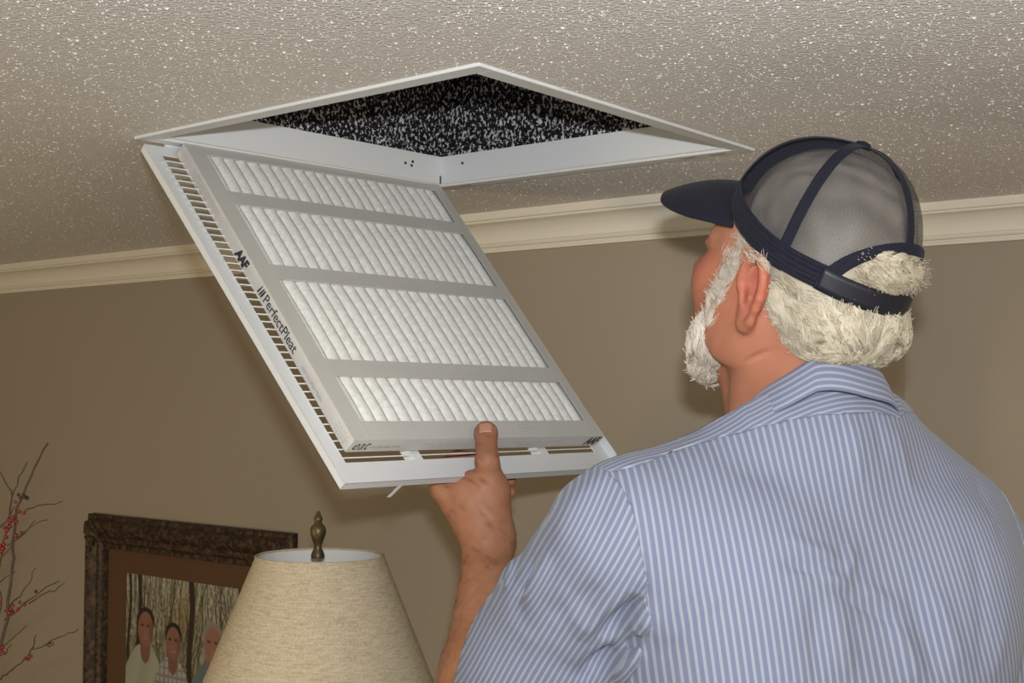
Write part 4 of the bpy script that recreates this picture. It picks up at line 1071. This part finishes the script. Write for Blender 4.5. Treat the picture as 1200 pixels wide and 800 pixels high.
# folds: pixel pairs on the visible cloth, width and height of the ridge (+) or valley (-)
NS = vnormals(Vs, Fs)
def surf(px, py):
    q = nrm(P(px, py, 1.0)-np.array([0, 0, H0])); rel = Vs-np.array([0, 0, H0]); dd = rel@q; off = np.linalg.norm(rel-np.outer(dd, q), axis=1)
    c = np.where(off < .007)[0]; return Vs[c[np.argmin(dd[c])]] if len(c) else None
ds = np.zeros(len(Vs))
folds = [(925, 655, 975, 668, .005, -.0035), (930, 632, 990, 655, .006, .003), (962, 668, 1005, 690, .006, .0035), (985, 690, 1060, 735, .005, -.003), (1000, 672, 1008, 640, .006, .003), (1020, 690, 1060, 710, .006, .003), (1050, 720, 1085, 800, .010, .005), (1075, 700, 1105, 800, .009, -.004), (1100, 690, 1130, 790, .010, .004),
         (768, 770, 850, 705, .006, -.0035), (760, 755, 845, 692, .009, .003), (985, 700, 1000, 800, .010, .003), (960, 700, 965, 800, .009, -.0025), (900, 480, 905, 560, .010, .0), (1000, 485, 1012, 560, .008, .0025), (1030, 485, 1040, 540, .007, -.002), (1055, 500, 1075, 570, .008, .002),
         (752, 705, 700, 760, .009, -.016), (758, 728, 708, 780, .008, .009), (745, 745, 690, 799, .009, -.018), (752, 765, 715, 800, .007, .006), (735, 700, 680, 745, .008, .005), (700, 690, 640, 730, .009, -.003), (622, 655, 596, 700, .007, -.006), (605, 650, 588, 690, .006, .005), (640, 650, 612, 705, .009, .005), (575, 690, 640, 760, .010, .003), (600, 700, 690, 800, .012, -.004), (650, 690, 720, 780, .012, .003),
         (690, 560, 650, 640, .012, .002), (715, 560, 690, 640, .010, -.002), (860, 455, 880, 500, .006, .002), (1150, 560, 1180, 640, .008, -.003), (1165, 600, 1172, 790, .008, .004), (1150, 640, 1155, 790, .008, -.003), (800, 490, 745, 515, .006, .0025), (830, 480, 775, 520, .006, -.002)]
for x0, y0, x1, y1, w, am in folds:
    a, b = surf(x0, y0), surf(x1, y1)
    if a is not None and b is not None and am: ds += crease(Vs, a, b, w, am*1.35)
ds += wob(Vs, 28, 41)*.0022+wob(Vs, 75, 42)*.0008
Vs = Vs+NS*ds[:, None]
Vs, Fs = cuts(Vs, Fs)
tri = lambda F: np.array([f[:3]+[f[-1]] for f in F])
def latlon(V): V = V[:, :3]; q = V-BO; return q@BLt, q@BF, V[:, 2]
def pxz(x, y, d=1.2):
    w = P(x, y, d); s0 = surf(x, y) if y < 800 else None
    if s0 is not None: w = s0
    q = w-BO; return q@BLt, w[2]
# armhole curve (lateral position against height), yoke seam (height against lateral position)
ARM = sorted([(pxz(x, y)[1], pxz(x, y)[0]) for x, y in ((690, 512), (702, 545), (728, 572), (746, 605), (758, 650), (762, 690), (758, 730), (748, 770), (742, 800), (740, 900))])
az, al = np.array([a for a, _ in ARM]), np.array([b for _, b in ARM])
YOK = sorted([pxz(x, y) for x, y in ((690, 548), (712, 546), (770, 531), (836, 508), (880, 496), (926, 486), (960, 480), (992, 477), (1030, 477), (1064, 480), (1120, 492))])
yl, yz = np.array([a for a, _ in YOK]), np.array([b for _, b in YOK])
l_, f_, z_ = latlon(Vs)
armL = l_-np.interp(z_, az, al)+np.where(f_ > .05, -.0, 0)
armR = (-.205-.0*(z_)) - l_
Vx = np.c_[Vs, armL, armR]
slL = clip(Vx, Fs, Vx[:, 3]); rest = clip(Vx, Fs, -Vx[:, 3])
slR = clip(rest[0], rest[1], rest[0][:, 4]); rest = clip(rest[0], rest[1], -rest[0][:, 4])
l_, f_, z_ = latlon(rest[0])
yk = z_-np.interp(l_, yl, yz)-np.where(f_ > 0.03, .06*np.clip((f_-.03)/.05, 0, 1), 0)
yoke = clip(rest[0], rest[1], yk); back = clip(rest[0], rest[1], -yk)
def shirt_material():
    m = bpy.data.materials.new('blue_white_striped_cotton'); m.use_nodes = True; N, L, p = nodes(m)
    p.inputs['Roughness'].default_value = .8; p.inputs['Specular IOR Level'].default_value = .2; p.inputs['Sheen Weight'].default_value = .12
    a = N.new('ShaderNodeAttribute'); a.attribute_name = 'stripe'
    q = N.new('ShaderNodeMath'); q.operation = 'MULTIPLY'; q.inputs[1].default_value = 2*math.pi/STRIPE; L.new(a.outputs['Fac'], q.inputs[0])
    s = N.new('ShaderNodeMath'); s.operation = 'SINE'; L.new(q.outputs[0], s.inputs[0])
    r = N.new('ShaderNodeMapRange'); r.interpolation_type = 'SMOOTHSTEP'; r.inputs[1].default_value = -.05; r.inputs[2].default_value = .75; L.new(s.outputs[0], r.inputs[0])
    mx = N.new('ShaderNodeMix'); mx.data_type = 'RGBA'; mx.inputs[6].default_value = (.165, .188, .285, 1); mx.inputs[7].default_value = (.30, .33, .395, 1)
    L.new(r.outputs[0], mx.inputs[0]); L.new(mx.outputs[2], p.inputs['Base Color'])
    tc = N.new('ShaderNodeTexCoord'); n = N.new('ShaderNodeTexNoise'); n.inputs['Scale'].default_value = 900; L.new(tc.outputs['Object'], n.inputs['Vector'])
    n2 = N.new('ShaderNodeTexNoise'); n2.inputs['Scale'].default_value = 26; n2.inputs['Detail'].default_value = 3; L.new(tc.outputs['Object'], n2.inputs['Vector'])
    b2 = N.new('ShaderNodeBump'); b2.inputs['Strength'].default_value = .35; b2.inputs['Distance'].default_value = .006; L.new(n2.outputs['Fac'], b2.inputs['Height'])
    b = N.new('ShaderNodeBump'); b.inputs['Strength'].default_value = .25; b.inputs['Distance'].default_value = .0004; L.new(n.outputs['Fac'], b.inputs['Height']); L.new(b2.outputs[0], b.inputs['Normal']); L.new(b.outputs[0], p.inputs['Normal'])
    return m
STRIPE = .0067; M['shirt'] = shirt_material()
# arc length round an elliptic trunk, so stripes keep their width where the cloth turns away
tt = np.linspace(0, math.pi, 400); ea, eb = .205, .150
ex_, ey_ = ea*np.sin(tt), -eb*np.cos(tt); arcl = np.concatenate([[0], np.cumsum(np.hypot(np.diff(ex_), np.diff(ey_)))])
def back_s(V):
    dz = 2.10-V[:, 2]; u = V[:, 0]-.30; u = u-.145*dz-.10*dz*np.clip(u/.15, 0, 1.3); r_ = np.clip(u+.02, 0, .21)
    return u+9.0*r_**3+.0010*wob(V, 30, 51)
def yoke_s(V):
    l, f, z = latlon(V); return (z-np.interp(l, yl, yz))*1.05+f*.80+.0008*wob(V, 40, 52)+.02*np.clip(l, 0, 1)
def sleeve_s(V, A, Bp):
    d = nrm(Bp-A); q = V-A; w = q-np.outer(q@d, d); e1 = nrm(np.cross(d, (0, 1, 0.2))); e2 = np.cross(d, e1)
    e = nrm(np.cross(d, nrm(A*0+np.array([.05, -1, .02])))); z = q@e; return 1.15*z*(1+.25*np.clip(np.abs(z)/.08, 0, 1.4)**2)+.0012*wob(V, 35, 53)
def cloth(name, VF, s, off, par):
    V, F = VF; V3 = V[:, :3]
    me_F = F; o = obj(name, V3, me_F, M['shirt'], par, smooth=True, recalc=False, attrs={'stripe': s(V3)})
    md = o.modifiers.new('thick', 'SOLIDIFY'); md.thickness = .0010+off; md.offset = 1 if off >= 0 else 0
    return o
shirt = cloth('shirt', back, back_s, .0, man)
cloth('yoke', yoke, yoke_s, .0012, shirt)
cloth('sleeve', slL, lambda V: sleeve_s(V, SH, EL), .0006, shirt)
cloth('sleeve', slR, lambda V: sleeve_s(V, SR, ER), .0006, shirt)
# stitched seam ridges along yoke and armhole
# collar: band and fall
def collar():
    n = 110; V = []; S = []; F = []; m = len(COLLAR)
    for i in range(n+1):
        t = math.radians(104)+i/n*math.radians(332)   # opens at the throat
        acc = 0; prev = None
        for r, h in COLLAR:
            rr = r*(1+.02*math.sin(3*t))
            q = np.array([NK[0]+rr*math.cos(t), NK[1]+rr*math.sin(t)*1.03, 0.]); base = np.array([[NK[0]+.068*math.cos(t), NK[1]+.068*math.sin(t), 0]])
            q[2] = 2.121+h-neck_drop(base)[0]+.0012*math.sin(t*7)
            if prev is not None: acc += np.linalg.norm(q-prev)
            prev = q; V.append(q); S.append(acc)
    for i in range(n):
        for j in range(m-1): F.append((i*m+j, i*m+j+1, (i+1)*m+j+1, (i+1)*m+j))
    o = obj('collar', V, F, M['shirt'], shirt, smooth=True, attrs={'stripe': np.array(S)})
    md = o.modifiers.new('thick', 'SOLIDIFY'); md.thickness = .0016; md.offset = 0
collar()

# ---- trousers, shoes and the stepladder he stands on (below the frame)
M['denim'] = mat('dark_trouser_cloth', (.05, .055, .075), .85, .2, noise=(60, .1), bump=(200, .3, .001)); M['shoe'] = mat('brown_shoe_leather', (.07, .04, .025), .5)
tr = Body(); tr.ell(BP(0, .01, 1.42), (.180, .135, .10), AX, k=.05)
for s_ in (-1, 1):
    hp, kn, an_ = BP(.09*s_, .01, 1.36), BP(.10*s_, .04, .98), BP(.105*s_, .01, .61)
    tr.rod(hp, kn, .098, .070, k=.04); tr.rod(kn, an_, .070, .058, k=.03)
tr.p.append((lambda X: X[:, 2]-1.46, BP(0, 0, 1.3), 9, .005, '&'))
Vt, Ft = tr.mesh((-.05, 1.0, .5), (.65, 1.65, 1.6), .010); obj('trousers', Vt, Ft, M['denim'], man, smooth=True, recalc=False)
for s_ in (-1, 1):
    sb = Body(); a_ = BP(.105*s_, .0, .575); sb.rod(a_+BF*-.02, a_+BF*.17, .045, .040, k=.02); sb.rod(a_, a_+np.array([0, 0, .05]), .045, .05, k=.03)
    sb.p.append((lambda X: .522-X[:, 2], a_, 9, .004, '&')); vs_, fs_ = sb.mesh(a_-.3, a_+.3, .008); obj('shoe', vs_, fs_, M['shoe'], man, smooth=True, recalc=False)
ld_ = empty('step_stool', BP(0, .05, 0), 'folding aluminium step stool under the man', 'stool')
def BX(l, f, z): return BP(l, f, z)
MB(BX).box(-.26, .26, -.12, .22, .49, .52).build('platform', M['aluminium'], ld_, bevel=.003); MB(BX).box(-.26, .26, -.40, -.16, .24, .265).build('step', M['aluminium'], ld_, bevel=.003)
for l in (-.25, .25):
    q = MB(); q.tube([BP(l, -.14, .50), BP(l, -.42, .01)], .014, 8); q.build('leg', M['aluminium'], ld_, smooth=True)
    q = MB(); q.tube([BP(l, .2, .50), BP(l, .30, .01)], .014, 8); q.build('leg', M['aluminium'], ld_, smooth=True)
